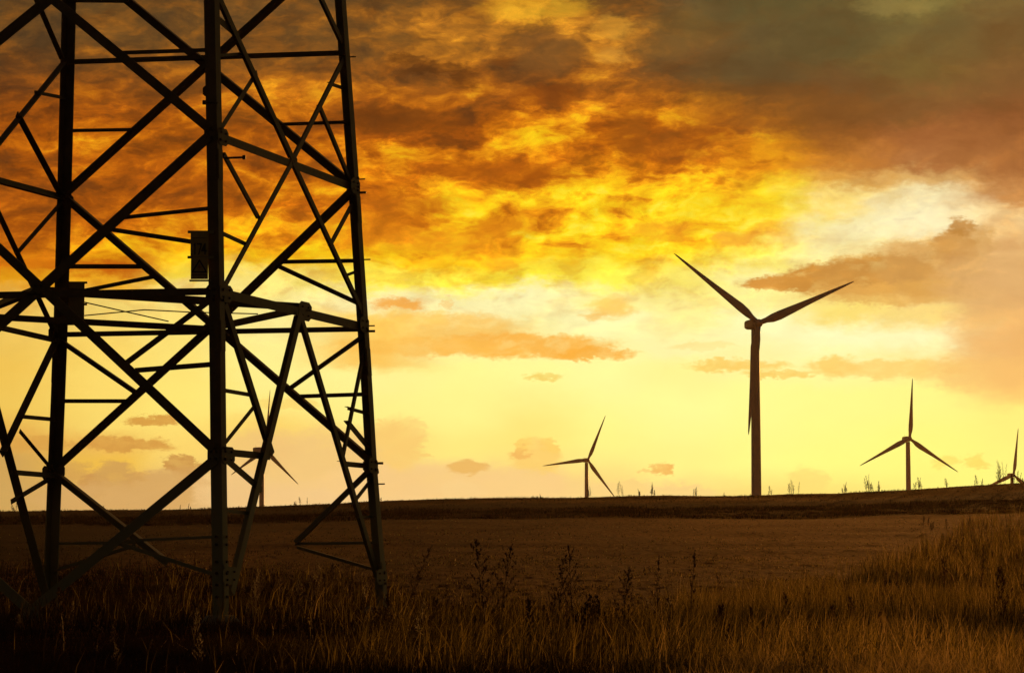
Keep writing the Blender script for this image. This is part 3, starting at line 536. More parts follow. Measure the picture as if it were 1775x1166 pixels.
# ------------------------------------------------------------------ signs on the two front legs
def slab(w, h, t):                         # upright plate facing -Y
    return mesh([(x, y, z) for y in (-t/2, t/2) for x, z in ((-w/2, -h/2), (w/2, -h/2), (w/2, h/2), (-w/2, h/2))],
                [[0, 1, 2, 3], [7, 6, 5, 4], [0, 4, 5, 1], [1, 5, 6, 2], [2, 6, 7, 3], [3, 7, 4, 0]])
def loop_band(outer, inner, y):
    n = len(outer); vs = [(x, y, z) for x, z in outer] + [(x, y, z) for x, z in inner] + [(x, y+.003, z) for x, z in outer] + [(x, y+.003, z) for x, z in inner]
    fs = [[i, (i+1) % n, n+(i+1) % n, n+i] for i in range(n)] + [[i, 2*n+i, 2*n+(i+1) % n, (i+1) % n] for i in range(n)]
    return mesh(vs, fs)
def poly_plate(pts, y, t=.003):
    n = len(pts); vs = [(x, y, z) for x, z in pts] + [(x, y+t, z) for x, z in pts]
    return mesh(vs, [list(range(n))] + [[i, n+i, n+(i+1) % n, (i+1) % n] for i in range(n)])
GLYPH = {'1': [(-.2, .62), (.02, .95), (.16, .95), (.16, -.95), (-.04, -.95), (-.04, .55)],
         '7': [(-.42, .95), (.42, .95), (.42, .72), (-.02, -.95), (-.24, -.95), (.18, .68), (-.42, .68)]}
def sign(x, w, px, py_top, mirror, front, label):
    d0 = ray(px, 440); legw = TM @ leg_at('A' if not mirror else 'C', 7.2); dist = legw.y - .0
    def at(qx, qy): d = ray(qx, qy); return Vector((d.x/d.y*dist, dist, d.z/d.y*dist+EYE))
    top, bot = at(px, py_top), at(px, py_top + (86 if front else 74)); h = top.z-bot.z; W_ = w/FPX*dist
    t = empty('pylon_sign', (top.x, dist, bot.z)); tag(t, label, 'sign')
    s = 1 if not mirror else -1
    for f_, ext in ((1.0, .06), (.47, .06), (0.0, .02)):
        r = link('mounting_rail', slab(W_+.10+ext, .05 if f_ != 0 else .035, .03), MAT['steel'], t, (-s*ext/2+s*.05, .03, h*f_ - (.02 if f_ == 1 else 0)))
    y = -.0
    a = link('number_plate', slab(W_, h*.50, .006), MAT['plate'] if front else MAT['steel'], t, (0, y, h*.735))
    b_ = link('warning_plate', slab(W_*.97, h*.44, .006), MAT['plate'] if front else MAT['steel'], t, (.005, y, h*.245))
    if front:
        z0 = -h*.10
        for k, ch in enumerate('174'):
            cxx = (-.27+k*.27)*W_; sc_ = W_*.34
            if ch == '4':
                link('digit', poly_plate([(cxx+(.05)*sc_, z0+.95*sc_), (cxx+.24*sc_, z0+.95*sc_), (cxx+.24*sc_, z0-.22*sc_), (cxx+.44*sc_, z0-.22*sc_), (cxx+.44*sc_, z0-.44*sc_), (cxx+.24*sc_, z0-.44*sc_), (cxx+.24*sc_, z0-.95*sc_), (cxx+.04*sc_, z0-.95*sc_), (cxx+.04*sc_, z0-.44*sc_), (cxx-.50*sc_, z0-.44*sc_), (cxx-.50*sc_, z0-.24*sc_)], -.0075), MAT['print'], a)
            else: link('digit', poly_plate([(cxx+u*sc_, z0+v_*sc_) for u, v_ in GLYPH[ch]], -.0075), MAT['print'], a)
        link('printed_rule', poly_plate([(-W_*.40, h*.115), (W_*.40, h*.115), (W_*.40, h*.125), (-W_*.40, h*.125)], -.0075), MAT['print'], a)
        R_ = W_*.46; tri = [(0, R_*.95), (-R_, -R_*.72), (R_, -R_*.72)]; tin = [(0, R_*.62), (-R_*.72, -R_*.56), (R_*.72, -R_*.56)]
        zc = h*.03
        link('warning_triangle', loop_band([(u, v_+zc) for u, v_ in tri], [(u, v_+zc) for u, v_ in tin], -.0075), MAT['print'], b_)
        fl = [(.10, .50), (-.26, -.05), (-.02, -.02), (-.16, -.42), (.26, .10), (.02, .08)]
        link('lightning_bolt', poly_plate([(u*R_, v_*R_+zc-R_*.08) for u, v_ in fl], -.0075), MAT['red'], b_)
        link('printed_rule', poly_plate([(-W_*.42, -h*.135), (W_*.42, -h*.135), (W_*.42, -h*.125), (-W_*.42, -h*.125)], -.0075), MAT['print'], b_)
    return t
sign(0, 31, 346, 400, False, True, 'upright sign reading 174 above a lightning warning triangle, left of the middle pylon leg')
sign(0, 30, 132, 488, True, False, 'dark upright sign fixed to the right side of the left pylon leg')

# ------------------------------------------------------------------ wind turbines
def blade_mesh(Lb=41.7):
    st_ = [(0, .95, .95, 0, 0), (.03, .95, .95, 0, 0), (.08, 1.05, .8, 4, .1), (.14, 1.6, .55, 8, .32), (.22, 1.75, .42, 8, .42), (.35, 1.45, .32, 6, .34), (.5, 1.10, .22, 4, .24), (.7, .75, .14, 2, .14), (.88, .46, .08, 1, .06), (.97, .26, .05, 0, .02), (1., .06, .02, 0, 0)]
    seg = 12; vs, fs = [], []
    for s, c, t, tw, off in st_:
        tw = math.radians(tw)
        for k in range(seg):
            a = 2*PI*k/seg; x = math.cos(a)*c + off*1.; y = math.sin(a)*t*(1. if math.cos(a) < .2 else .75)
            vs.append((x*math.cos(tw)-y*math.sin(tw), x*math.sin(tw)+y*math.cos(tw) - .9*s*s, s*Lb))
    n = len(st_)
    for i in range(n-1):
        for k in range(seg): fs.append([i*seg+k, i*seg+(k+1) % seg, (i+1)*seg+(k+1) % seg, (i+1)*seg+k])
    fs.append([(n-1)*seg+k for k in range(seg)]); fs.append(list(range(seg))[::-1]); return mesh(vs, fs, True)
def loft(rings, smooth=True):
    seg = len(rings[0]); vs = [v_ for r in rings for v_ in r]; fs = []
    for i in range(len(rings)-1):
        for k in range(seg): fs.append([i*seg+k, i*seg+(k+1) % seg, (i+1)*seg+(k+1) % seg, (i+1)*seg+k])
    fs.append(list(range(seg))[::-1]); fs.append([(len(rings)-1)*seg+k for k in range(seg)]); return mesh(vs, fs, smooth)
def tower_mesh():
    rings = []
    for z, r in ((-4, 2.0), (0, 2.0), (.4, 1.95), (20, 1.85), (40, 1.74), (60, 1.60), (HUB_H-2.0, 1.45)):
        rings.append([(math.cos(2*PI*k/28)*r, math.sin(2*PI*k/28)*r, z) for k in range(28)])
    return loft(rings)
def nacelle_mesh():
    rings = []
    for y, hw, hh, zc in ((7.2, .9, .9, .3), (7., 1.55, 1.5, .15), (5.6, 1.8, 1.75, .05), (1.5, 1.85, 1.85, 0), (-1.0, 1.8, 1.8, 0), (-2.3, 1.5, 1.5, 0)):
        rings.append([(hw*math.copysign(abs(math.cos(a))**.5, math.cos(a)), y, zc+hh*math.copysign(abs(math.sin(a))**.5, math.sin(a))) for a in [2*PI*(k+.5)/20 for k in range(20)]])
    return loft(rings)
def hub_mesh():
    return loft([[(math.cos(2*PI*k/20)*r, y, math.sin(2*PI*k/20)*r) for k in range(20)] for y, r in ((-2.2, 1.45), (-3., 1.55), (-4.0, 1.5), (-4.9, 1.1), (-5.4, .55), (-5.55, .1))])
bl_me, tw_me, na_me, hu_me = blade_mesh(), tower_mesh(), nacelle_mesh(), hub_mesh()
ring_me = loft([[(math.cos(2*PI*k/28)*r, math.sin(2*PI*k/28)*r, z) for k in range(28)] for z, r in ((0, 2.25), (.35, 2.25), (.4, 2.0))])
mast_me = mesh(*cyl(.06, .04, 1.6, 6))
for me_, mt_ in ((bl_me, 'turbine'), (tw_me, 'turbine'), (na_me, 'turbine'), (hu_me, 'turbine'), (ring_me, 'concrete'), (mast_me, 'turbine_dark')): me_.materials.append(MAT[mt_])
TLAB = ['large nearest wind turbine standing right of centre with one blade hanging down', 'small wind turbine with one blade pointing left, rising over the crest near the middle',
        'wind turbine right of the largest one, its top blade pointing straight up', 'distant wind turbine at the right edge, half sunk behind the weedy crest', 'pale wind turbine seen through the pylon beside its middle leg']
for (hx, hy, dist, ang, yaw), p, lb in zip(TURB, HUBS, TLAB):
    fwd = math.degrees(math.atan2(p.x, p.y))
    rz = math.radians(yaw - fwd)           # rotor faces the viewer's side, turned to the right
    off = Vector((math.sin(rz)*3.5, -math.cos(rz)*3.5, 0))
    t = empty('wind_turbine', p - off - Vector((0, 0, HUB_H)), rz); tag(t, lb, 'wind turbine', 'wind turbines beyond the crest of the field')
    link('tower', tw_me, None, t); link('base_ring', ring_me, None, t)
    na = link('nacelle', na_me, None, t, (0, 0, HUB_H)); link('wind_vane', mast_me, None, na, (0, 5.6, 1.7))
    link('hub', hu_me, None, t, (0, 0, HUB_H))
    for k in range(3):
        b_ = link('blade', bl_me, None, t, (0, -3.5, HUB_H)); b_.rotation_euler = (0, math.radians(90-(ang+120*k)), 0)

# ------------------------------------------------------------------ vegetation
def blades(x, y, h, w, lean, az_, tint, hem=None):
    n = len(x); z = ground(x, y)-.03
    dx, dy = np.cos(az_), np.sin(az_)      # side
    lx, ly = np.cos(lean[1]), np.sin(lean[1]); la = lean[0]
    V_ = np.zeros((n, 5, 3))
    for k, (t, ww) in enumerate(((0, 1.), (0, -1.), (.55, .75), (.55, -.75), (1., 0.))):
        b_ = la*t*t*h
        V_[:, k, 0] = x + dx*w*ww*.5 + lx*b_; V_[:, k, 1] = y + dy*w*ww*.5 + ly*b_; V_[:, k, 2] = z + h*t*np.sqrt(np.clip(1-(la*t*.8)**2, .1, 1))
    base_ = (np.arange(n)*5)[:, None]
    F_ = np.concatenate([base_+np.array([0, 1, 3]), base_+np.array([0, 3, 2]), base_+np.array([2, 3, 4])])
    return V_.reshape(-1, 3), F_, np.repeat(tint, 5)
def far_limit(az_):                        # how far the rough grass reaches before the stubble begins
    xs = [azel(q, 950)[0] for q in (-300, 350, 620, 760, 1200, 1350, 1500, 1620, 1700, 1900)]
    return np.interp(az_, xs, [110, 100, 84, 60, 57, 62, 84, 130, 215, 240])
def scatter(n, d0, d1, powr=1.0, a0=-13.2, a1=13.2):
    a = rng.uniform(a0, a1, n); u = rng.random(n)
    hi = np.minimum(far_limit(a), d1) if d1 else far_limit(a)
    hi = np.maximum(hi*rng.uniform(.86, 1.06, n), d0+1)
    # even on screen rather than on the ground: density falls with distance
    d = 1/((1-u)/d0 + u/hi) if powr == 1.0 else (d0**.5*(1-u)+hi**.5*u)**2
    return np.sin(np.radians(a))*d, np.cos(np.radians(a))*d, a, d
def clump(x, y, s, seed): return vnoise(x*s, y*s, seed)
Vs, Fs, Ts, off_ = [], [], [], 0
def add(V_, F_, T_):
    global off_
    Vs.append(V_); Fs.append(F_+off_); Ts.append(T_); off_ += len(V_)
x, y, a, d = scatter(300000, 20, None, 1.0)
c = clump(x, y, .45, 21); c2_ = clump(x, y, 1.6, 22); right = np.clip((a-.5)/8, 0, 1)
keep = rng.random(len(x)) < .35 + .65*c2_; x, y, a, d, c, c2_, right = [q[keep] for q in (x, y, a, d, c, c2_, right)]
n = len(x)
h = (.07 + .26*c**1.5*c2_ + .06*c2_ + .14*rng.random(n)**2) * (1 + .25*right) * np.clip(1.25 - d/260, .7, 1.2)
wd = rng.uniform(.006, .013, n) * np.clip(d/38, 1, 3.2)
left = np.clip((-a-1.5)/7, 0, 1); c4 = clump(x, y, .35, 23); tint = np.clip(.08 + .40*(c2_-.4) + .62*(c4-.52) + .26*rng.normal(size=n)*(1-.6*left) + .55*right - .30*left, 0, 1)  # side terms paint shade into the left grass and sunlight into the right
tint[rng.random(n) < .012*(1-left)] = 1.
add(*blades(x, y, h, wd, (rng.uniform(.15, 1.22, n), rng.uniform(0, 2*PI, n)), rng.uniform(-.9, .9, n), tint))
# tall dry stems: reddish drift round the pylon feet and on the right bank
x, y, a, d = scatter(24000, 27, None, 1.0)
c = clump(x, y, .22, 31); keep = rng.random(len(x)) < np.clip((c-.42)*4, 0.02, 1)*np.where((a > 3) | (a < -2.5), 1., .5)
x, y, a, d, c = [q[keep] for q in (x, y, a, d, c)]; n = len(x)
h = rng.uniform(.22, .62, n)*(1+.35*(c > .62)); tint = np.clip(rng.normal(.45, .2, n) + .30*np.clip((a-2)/7, 0, 1) - .35*np.clip((-a-6)/4, 0, 1), 0, 1)  # stems tinted by side too: painted sun on the right, gloom far left
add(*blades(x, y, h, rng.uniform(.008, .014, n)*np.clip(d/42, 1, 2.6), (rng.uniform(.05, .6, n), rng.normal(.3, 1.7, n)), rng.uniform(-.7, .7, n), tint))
# the right bank: fine golden stems climbing almost to the crest
n = 30000; a = 3.5+8.5*rng.random(n)**.7; hi_ = far_limit(a)*rng.uniform(.9, 1.08, n); u = rng.random(n); d = 1/((1-u)/42 + u/hi_); x = np.sin(np.radians(a))*d; y = np.cos(np.radians(a))*d
c = clump(x, y, .3, 51); keep = rng.random(n) < np.clip((c-.3)*3, .05, 1); x, y, a, d, c = [q[keep] for q in (x, y, a, d, c)]; n = len(x)
h = (rng.uniform(.2, .6, n)+.5*(c > .55)*rng.random(n))*np.clip(d/70, 1, 1.5); tint = np.clip(rng.normal(.62, .2, n)-.25*(c < .45), 0, 1)
add(*blades(x, y, h, rng.uniform(.006, .013, n)*np.clip(d/42, 1, 3.), (rng.uniform(.02, .5, n), rng.uniform(0, 2*PI, n)), rng.uniform(-.7, .7, n), tint))
# short fringe on the crest
n = 9000; a = rng.uniform(-13, 13, n); d = rng.uniform(293, 304, n); x = np.tan(np.radians(a))*d; y = d; c = clump(x, y, .4, 61)
add(*blades(x, y, (.06+.30*c**2)*rng.uniform(.5, 1.3, n), rng.uniform(.03, .06, n), (rng.uniform(.1, .8, n), rng.uniform(0, 2*PI, n)), rng.uniform(-.6, .6, n), np.clip(rng.normal(.3, .15, n), 0, 1)))
me = fast_mesh(np.concatenate(Vs), np.concatenate(Fs), {'tint': np.concatenate(Ts)})
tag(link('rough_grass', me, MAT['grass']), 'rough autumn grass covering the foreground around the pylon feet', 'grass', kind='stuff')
# bank below the crest and the crest line itself
Vs, Fs, Ts, off_ = [], [], [], 0
n = 60000; a = rng.uniform(-13, 13, n); d = np.where(rng.random(n) < .62, 226+38*rng.beta(1.6, 1.2, n), rng.uniform(262, 303, n))
x = np.tan(np.radians(a))*d; y = d; c = clump(x, y, .25, 41)
keep = rng.random(n) < np.where(d < 262, .25+.75*c, .25); x, y, a, d, c = [q[keep] for q in (x, y, a, d, c)]; n = len(x)
h = (.15+.5*c*rng.random(n))*np.where(d < 262, 1., .55); tint = np.clip(rng.normal(.16, .1, n)+.12*np.clip((a-4)/6, 0, 1), 0, 1)  # tint rises rightward as painted sunlight
add(*blades(x, y, h, rng.uniform(.03, .07, n), (rng.uniform(.1, .8, n), rng.normal(.4, 1.6, n)), rng.uniform(-.6, .6, n), tint))
me = fast_mesh(np.concatenate(Vs), np.concatenate(Fs), {'tint': np.concatenate(Ts)})
tag(link('bank_grass', me, MAT['grass']), 'dark tussocky grass along the bank below the crest', 'grass', kind='stuff')

# stubble and volunteer growth over the ploughed slope, sparse enough for the soil to show
Vs, Fs, Ts, off_ = [], [], [], 0
n = 150000; a = rng.uniform(-12.6, 12.6, n); u = rng.random(n); d = 1/((1-u)/50 + u/236); x = np.sin(np.radians(a))*d; y = np.cos(np.radians(a))*d
c = clump(x, y, .35, 71); c5 = clump(x*2.2, y*.25, 1., 72); keep = rng.random(n) < .15+.85*np.clip((c5-.35)*2.2, 0, 1)*(.4+.6*c); x, y, a, d, c = [q[keep] for q in (x, y, a, d, c)]; n = len(x)
h = (.03+.11*rng.random(n)**2+.05*c)*(1+.5*(rng.random(n) < .03)); tint = np.clip(rng.normal(.36, .22, n)+.25*np.clip(a/9, -1, 1), 0, 1)  # left-to-right tint slope is light and shade put into the stubble colour
add(*blades(x, y, h, rng.uniform(.015, .035, n)*np.clip(d/90, .6, 2), (rng.uniform(.1, 1.1, n), rng.uniform(0, 2*PI, n)), rng.uniform(-.8, .8, n), tint))
me = fast_mesh(np.concatenate(Vs), np.concatenate(Fs), {'tint': np.concatenate(Ts)})
tag(link('stubble', me, MAT['grass']), 'short brown stubble scattered over the ploughed slope', 'stubble', kind='stuff')

# withered weeds: a stem with side branches, seed clusters and curled leaves
class Plant:
    def __init__(s): s.v, s.f, s.t = [], [], []
    def tube(s, pts, r, tint, seg=4):
        b0 = len(s.v)
        for i, p in enumerate(pts):
            d = (pts[min(i+1, len(pts)-1)]-pts[max(i-1, 0)]).normalized(); u = d.cross(Vector((.9, .3, .2))).normalized(); w_ = d.cross(u); rr = r*(1-.75*i/(len(pts)-1))
            for k in range(seg): s.v.append(p+(u*math.cos(2*PI*k/seg)+w_*math.sin(2*PI*k/seg))*rr); s.t.append(tint)
        for i in range(len(pts)-1):
            for k in range(seg):
                a_, b_, c_, d_ = b0+i*seg+k, b0+i*seg+(k+1) % seg, b0+(i+1)*seg+(k+1) % seg, b0+(i+1)*seg+k
                s.f += [(a_, b_, c_), (a_, c_, d_)]
    def bud(s, p, r, tint):
        b0 = len(s.v)
        for dx_, dy_, dz_ in ((1, 0, 0), (-.5, .87, 0), (-.5, -.87, 0), (0, 0, 1.5), (0, 0, -1.2)):
            s.v.append(p+Vector((dx_*random.uniform(.7, 1.3), dy_*random.uniform(.7, 1.3), dz_))*r); s.t.append(tint)
        for q in ((0, 1, 3), (1, 2, 3), (2, 0, 3), (1, 0, 4), (2, 1, 4), (0, 2, 4)): s.f.append(tuple(b0+i for i in q))
    def leaf(s, p, d, l, w_, tint):
        u = d.cross(Vector((0, 0, 1))).normalized()*w_; b0 = len(s.v); droop = Vector((0, 0, -l*.5))
        for q in (p, p+d*l*.45+u, p+d*l*.45-u, p+d*l*.8+droop): s.v.append(q); s.t.append(tint)
        s.f += [(b0, b0+1, b0+2), (b0+1, b0+3, b0+2)]
    def arr(s): return np.array([tuple(v_) for v_ in s.v]), np.array(s.f), np.array(s.t)
    def mesh(s): V_, F_, T_ = s.arr(); return fast_mesh(V_, F_, {'tint': T_})
def grow(h, lean, lean_az, kind_, fat=1., tint=.35, rs=0):
    """returns (stem, branches, seed heads) as three plants"""
    random.seed(rs); S, Bq, H = Plant(), Plant(), Plant()
    lv = Vector((math.cos(lean_az), math.sin(lean_az), 0))*lean
    n_ = 9; pts = [Vector((random.uniform(-.01, .01), random.uniform(-.01, .01), 0)) + lv*(i/(n_-1))**1.6*h + Vector((0, 0, h*i/(n_-1))) for i in range(n_)]
    S.tube(pts, .010*fat, tint)
    def on(t): i = min(int(t*(n_-1)), n_-2); return pts[i].lerp(pts[i+1], t*(n_-1)-i)
    if kind_ == 'spike':                   # dock or plantain: one dense head
        k = 0
        while k < 46:
            t = random.uniform(.55, 1.0); p = on(t); r = .016*fat*(1.35-t); ang_ = random.uniform(0, 2*PI)
            H.bud(p+Vector((math.cos(ang_), math.sin(ang_), 0))*r*1.2, r, min(1, tint+random.uniform(0, .3))); k += 1
    else:
        nb = 20 if kind_ == 'bush' else 13
        for j in range(nb):
            t = .22 + .74*j/nb + random.uniform(-.02, .02); p = on(t); ang_ = j*2.4+random.uniform(-.4, .4)
            L_ = h*(.34 if kind_ == 'bush' else .22)*(1.08-t)*random.uniform(.7, 1.25); up_ = random.uniform(.8, 1.5) if kind_ == 'bush' else 1.9
            dv = Vector((math.cos(ang_), math.sin(ang_), up_)).normalized()
            bp_ = [p, p+dv*L_*.5, p+dv*L_+Vector((0, 0, L_*.12))]; Bq.tube(bp_, .0045*fat, tint, 3)
            for q in range(7 if kind_ == 'bush' else 5):
                tt = random.uniform(.25, 1.0); pp = bp_[0].lerp(bp_[2], tt)+Vector((random.uniform(-.012, .012), random.uniform(-.012, .012), random.uniform(-.01, .02)))
                H.bud(pp, random.uniform(.008, .017)*fat, min(1, tint+random.uniform(-.2, .25)))
            if t < .65 and random.random() < .8: Bq.leaf(p, Vector((math.cos(ang_+1), math.sin(ang_+1), .15)), random.uniform(.05, .12), .012*fat, tint*.8)
        for q in range(10): H.bud(on(random.uniform(.86, 1.))+Vector((random.uniform(-.01, .01), random.uniform(-.01, .01), 0)), .013*fat, min(1, tint+random.uniform(-.1, .2)))
    return S, Bq, H
def weed_thing(px, d_, h, lean, lean_az, kind_, fat, tint, label, rs, group=None):
    dr = ray(px, 1000); X_ = dr.x/dr.y*d_; t = empty('withered_weed', (X_, d_, gz(X_, d_)-.04)); tag(t, label, 'weed', group)
    S, Bq, H = grow(h, lean, lean_az, kind_, fat, tint, rs)
    link('stem', S.mesh(), MAT['weed'], t)
    if Bq.v: tag(link('side_branches', Bq.mesh(), MAT['weed'], t), kind='stuff')
    if H.v: tag(link('seed_heads', H.mesh(), MAT['weed'], t), kind='stuff')
    return t
WEEDS = [  # photograph x, distance, height, lean, direction, kind, thickness, tint, label
 (842, 40, 1.72, .10, PI, 'bush', 1.5, .25, 'tallest dark weed in the middle foreground, with clustered seed heads at its tip'),
 (868, 43, 1.58, .12, 0., 'bush', 1.3, .22, 'dark feathery weed just right of the tallest one, leaning right'),
 (968, 41, 1.38, .06, 0., 'bush', 1.2, .30, 'bushy brown weed with a reddish top left of the field centre'),
 (992, 42, 1.56, .04, PI, 'bush', 1.2, .2, 'tall dark weed right of the reddish one, below the small turbine'),
 (1080, 41, 1.22, .08, 0, 'bush', 1.3, .2, 'broad dark weed in the foreground right of the small turbine'),
 (1138, 42, 1.45, .03, 0., 'wand', 1.1, .22, 'thin upright weed standing above the grass between centre and large turbine'),
 (1196, 40, 1.5, .05, 0, 'wand', 1.2, .25, 'slender weed with sparse buds left of the large turbine base'),
 (700, 46, 1.6, .32, 0, 'bush', 1.1, .18, 'weed leaning strongly right beside the right pylon foot'),
 (1012, 36, .8, .05, 0, 'bush', 1.2, .22, 'squat dark weed low in the middle foreground'),
 (925, 35, .85, .1, PI, 'bush', 1.1, .25, 'short tangled weed at the bottom edge left of centre'),
 (1255, 45, 1.15, .12, PI, 'wand', .9, .9, 'pale thin stalk leaning left in front of the ploughed field'),
 (1184, 33, .95, .55, PI, 'spike', .6, 1., 'pale straw stalk slanting from the bottom edge up to the left'),
 (1128, 31.6, .40, .5, PI, 'spike', .6, 1., 'short pale stalk tilted left near the bottom edge'),
 (884, 31.8, .42, .12, 0, 'spike', .8, .95, 'short pale seed spike at the bottom edge below the tallest weed'),
 (1228, 31.6, .62, .0, 0, 'spike', .5, 1., 'thin pale vertical stalk at the bottom edge left of the three bright spikes'),
 (1306, 31.6, .50, .03, PI, 'spike', .9, 1., 'leftmost of the three bright seed spikes at the bottom edge'),
 (1322, 31.6, .60, .02, PI, 'spike', .9, 1., 'middle and tallest of the three bright seed spikes at the bottom edge'),
 (1340, 31.6, .38, .02, PI, 'spike', .8, 1., 'rightmost and shortest of the three bright seed spikes at the bottom edge'),
 (1532, 52, 1.05, .06, 0, 'wand', 1.2, .9, 'sunlit dry stalk standing on the right bank'),
 (1700, 62, 1.5, .05, 0, 'wand', 1.4, .85, 'tall dry stalk high on the right bank near the edge'),
 (1640, 58, 1.3, .04, PI, 'bush', 1.3, .8, 'sunlit branching weed in the thicket of the right bank'),
 (1740, 44, 1.2, .08, PI, 'bush', 1.2, .6, 'bushy brown weed at the right edge of the foreground'),
 (112, 36, 1.0, .08, PI, 'bush', 1.2, .35, 'dim seeded weed in the dark corner left of the middle pylon leg'),
 (168, 34, .8, .05, 0, 'bush', 1.1, .4, 'small dim weed in the dark lower left, nearest the bottom edge'),
]
for k, wd_ in enumerate(WEEDS):
    wd_ = list(wd_)
    if wd_[7] < .4: wd_[7] += .16; wd_[6] *= .85
    weed_thing(*wd_, 100+k)
# the mass of further weeds that nobody could count
protos = [grow(random.uniform(.7, 1.1), random.uniform(0, .15), random.uniform(0, 6), random.choice(['bush', 'bush', 'wand']), 1.1, random.uniform(.12, .4), 300+i) for i in range(7)]
parr = []
for S, Bq, H in protos:
    vs_, fs_, ts_, o_ = [], [], [], 0
    for q in (S, Bq, H):
        if q.v: v_, f_, t_ = q.arr(); vs_.append(v_); fs_.append(f_+o_); ts_.append(t_); o_ += len(v_)
    parr.append((np.concatenate(vs_), np.concatenate(fs_), np.concatenate(ts_)))
Vs, Fs, Ts, off_ = [], [], [], 0
def mass(px, d_, s, extra=0.):
    dr = ray(px, 1000); X_ = dr.x/dr.y*d_; v_, f_, t_ = parr[int(rng.integers(len(parr)))]; r_ = rng.uniform(0, 2*PI); c_, s_ = math.cos(r_), math.sin(r_)
    P = np.stack([(v_[:, 0]*c_-v_[:, 1]*s_)*s+X_, (v_[:, 0]*s_+v_[:, 1]*c_)*s+d_, v_[:, 2]*s+gz(X_, d_)-.05], 1)
    add(P, f_, np.clip(t_+extra, 0, 1))
for i in range(26):
    cx_, cd_ = rng.uniform(640, 1330), rng.uniform(32, 50)
    for j in range(int(rng.integers(2, 9))): mass(cx_+rng.normal(0, 16), cd_+rng.normal(0, 1.2), rng.uniform(.3, .95)*(.6+.4*rng.random()), .12)
for i in range(60): mass(rng.uniform(-20, 660), rng.uniform(31, 60), rng.uniform(.3, .7), .0)
for i in range(60): mass(rng.uniform(420, 660), rng.uniform(52, 80), rng.uniform(.4, .8), .25)
for i in range(70):
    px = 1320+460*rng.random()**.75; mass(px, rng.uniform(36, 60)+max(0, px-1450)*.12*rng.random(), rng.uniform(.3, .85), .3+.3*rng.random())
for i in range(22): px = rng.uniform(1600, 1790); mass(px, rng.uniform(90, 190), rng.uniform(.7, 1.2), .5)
me = fast_mesh(np.concatenate(Vs), np.concatenate(Fs), {'tint': np.concatenate(Ts)})
tag(link('weed_thicket', me, MAT['weed']), 'tangle of withered brown weeds across the foreground', 'weeds', kind='stuff')

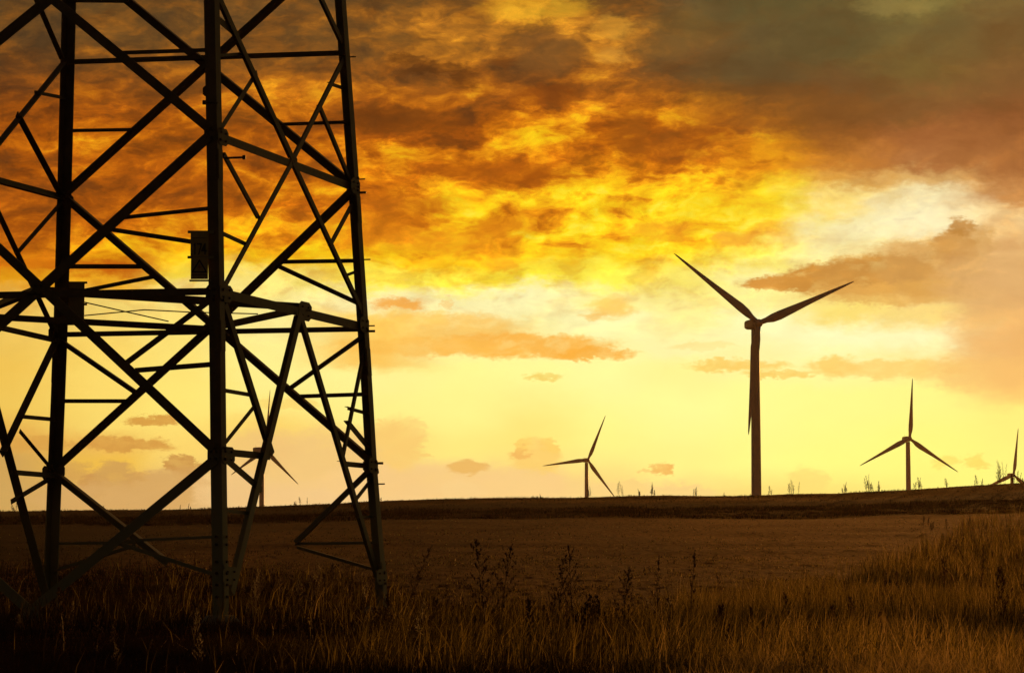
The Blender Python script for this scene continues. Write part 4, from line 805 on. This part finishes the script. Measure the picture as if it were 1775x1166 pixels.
# weeds standing out against the sky along the crest
CREST = [  # photograph x, height in photo pixels, stalks, spread in pixels, label
 (520, 16, 4, 26, 'low clump of weeds on the skyline beside the tilted pylon brace'), (660, 8, 3, 40, 'faint short weeds on the skyline right of the pylon'),
 (937, 9, 2, 6, 'tiny weed on the skyline below the left blade tip of the small turbine'), (1022, 26, 5, 12, 'weeds on the skyline touching the tower of the small turbine'),
 (1078, 30, 3, 16, 'open weed with a round head just right of the small turbine'), (1108, 14, 3, 8, 'short weeds left of the dense upright clump on the skyline'), (1131, 26, 6, 7, 'dense upright weed clump on the skyline between the small and large turbines'),
 (1205, 18, 4, 22, 'sparse thin weeds on the skyline left of the large turbine tower'), (1254, 9, 2, 10, 'lone low weed close to the left of the large turbine tower'),
 (1335, 18, 3, 12, 'pair of thin weeds just right of the large turbine tower'), (1375, 28, 6, 18, 'tall twin weed tufts on the skyline right of the large turbine tower'),
 (1464, 22, 6, 8, 'small bushy weed alone on the skyline midway between two turbines'), (1505, 34, 9, 16, 'tallest feathery weed clump on the skyline left of the upright bladed turbine'), (1524, 20, 4, 6, 'short tuft beside the tallest feathery clump on the skyline'),
 (1592, 24, 7, 20, 'reddish weeds right of the tower of the upright bladed turbine'), (1640, 20, 3, 12, 'thin sprig on the crest right of the upright bladed turbine'), (1694, 22, 5, 20, 'spiky weeds on the crest left of the half hidden turbine'),
 (1735, 46, 8, 18, 'tall leafy weed in front of the half hidden turbine'), (1766, 26, 8, 26, 'bright edged weeds at the right end of the crest'), (28, 20, 3, 24, 'dim weeds on the skyline at the far left'), (180, 10, 4, 30, 'short weeds on the skyline between the left and middle pylon legs'), (326, 12, 3, 30, 'thin weeds on the skyline just left of the middle pylon leg')]
for k, (px, hp, ns_, spr, lab) in enumerate(CREST):
    dist = 298. if px < 1600 else 296.; dr = ray(px, 860); X_ = dr.x/dr.y*dist; t = empty('skyline_weed', (X_, dist, gz(X_, dist))); tag(t, lab, 'weed', 'weeds along the crest of the field')
    for j in range(ns_):
        h_ = hp/FPX*dist*(1. if j == 0 else random.Random(k*31+j).uniform(.45, .95)); rr = random.Random(k*77+j)
        ox = rr.uniform(-.5, .5)*spr/FPX*dist if j else 0.; oy = rr.uniform(-.5, .5)
        S, Bq, H = grow(h_, rr.uniform(0, .18), rr.choice([0, PI]), rr.choice(['bush', 'wand', 'wand']), 1.6, .3, 900+k*10+j)
        P_ = Plant(); o_ = 0
        for q in (S, Bq, H):
            P_.v += q.v; P_.f += [tuple(i+o_ for i in f_) for f_ in q.f]; P_.t += q.t; o_ += len(q.v)
        link('stalk', P_.mesh(), MAT['weed'], t, (ox, oy, gz(X_+ox, dist+oy)-gz(X_, dist)-.1))

# ------------------------------------------------------------------ evening haze: one closed box of thin even air round everything
HZ = 2950.; zb, zt_ = -40., 150.
me = mesh([(sx_*HZ, sy_*HZ, z) for z in (zb, zt_) for sx_, sy_ in ((-1, -1), (1, -1), (1, 1), (-1, 1))], [[3, 2, 1, 0], [4, 5, 6, 7], [0, 1, 5, 4], [1, 2, 6, 5], [2, 3, 7, 6], [3, 0, 4, 7]])
m = bpy.data.materials.new('evening_haze'); m.use_nodes = True; nt = m.node_tree; nt.nodes.clear()
pv = nn(nt, 'ShaderNodeVolumePrincipled'); pv.inputs['Color'].default_value = (1., .72, .38, 1); pv.inputs['Density'].default_value = .000018; pv.inputs['Anisotropy'].default_value = .6
mo = nn(nt, 'ShaderNodeOutputMaterial'); nt.links.new(pv.outputs[0], mo.inputs['Volume'])
tag(link('haze', me, m), kind='stuff')
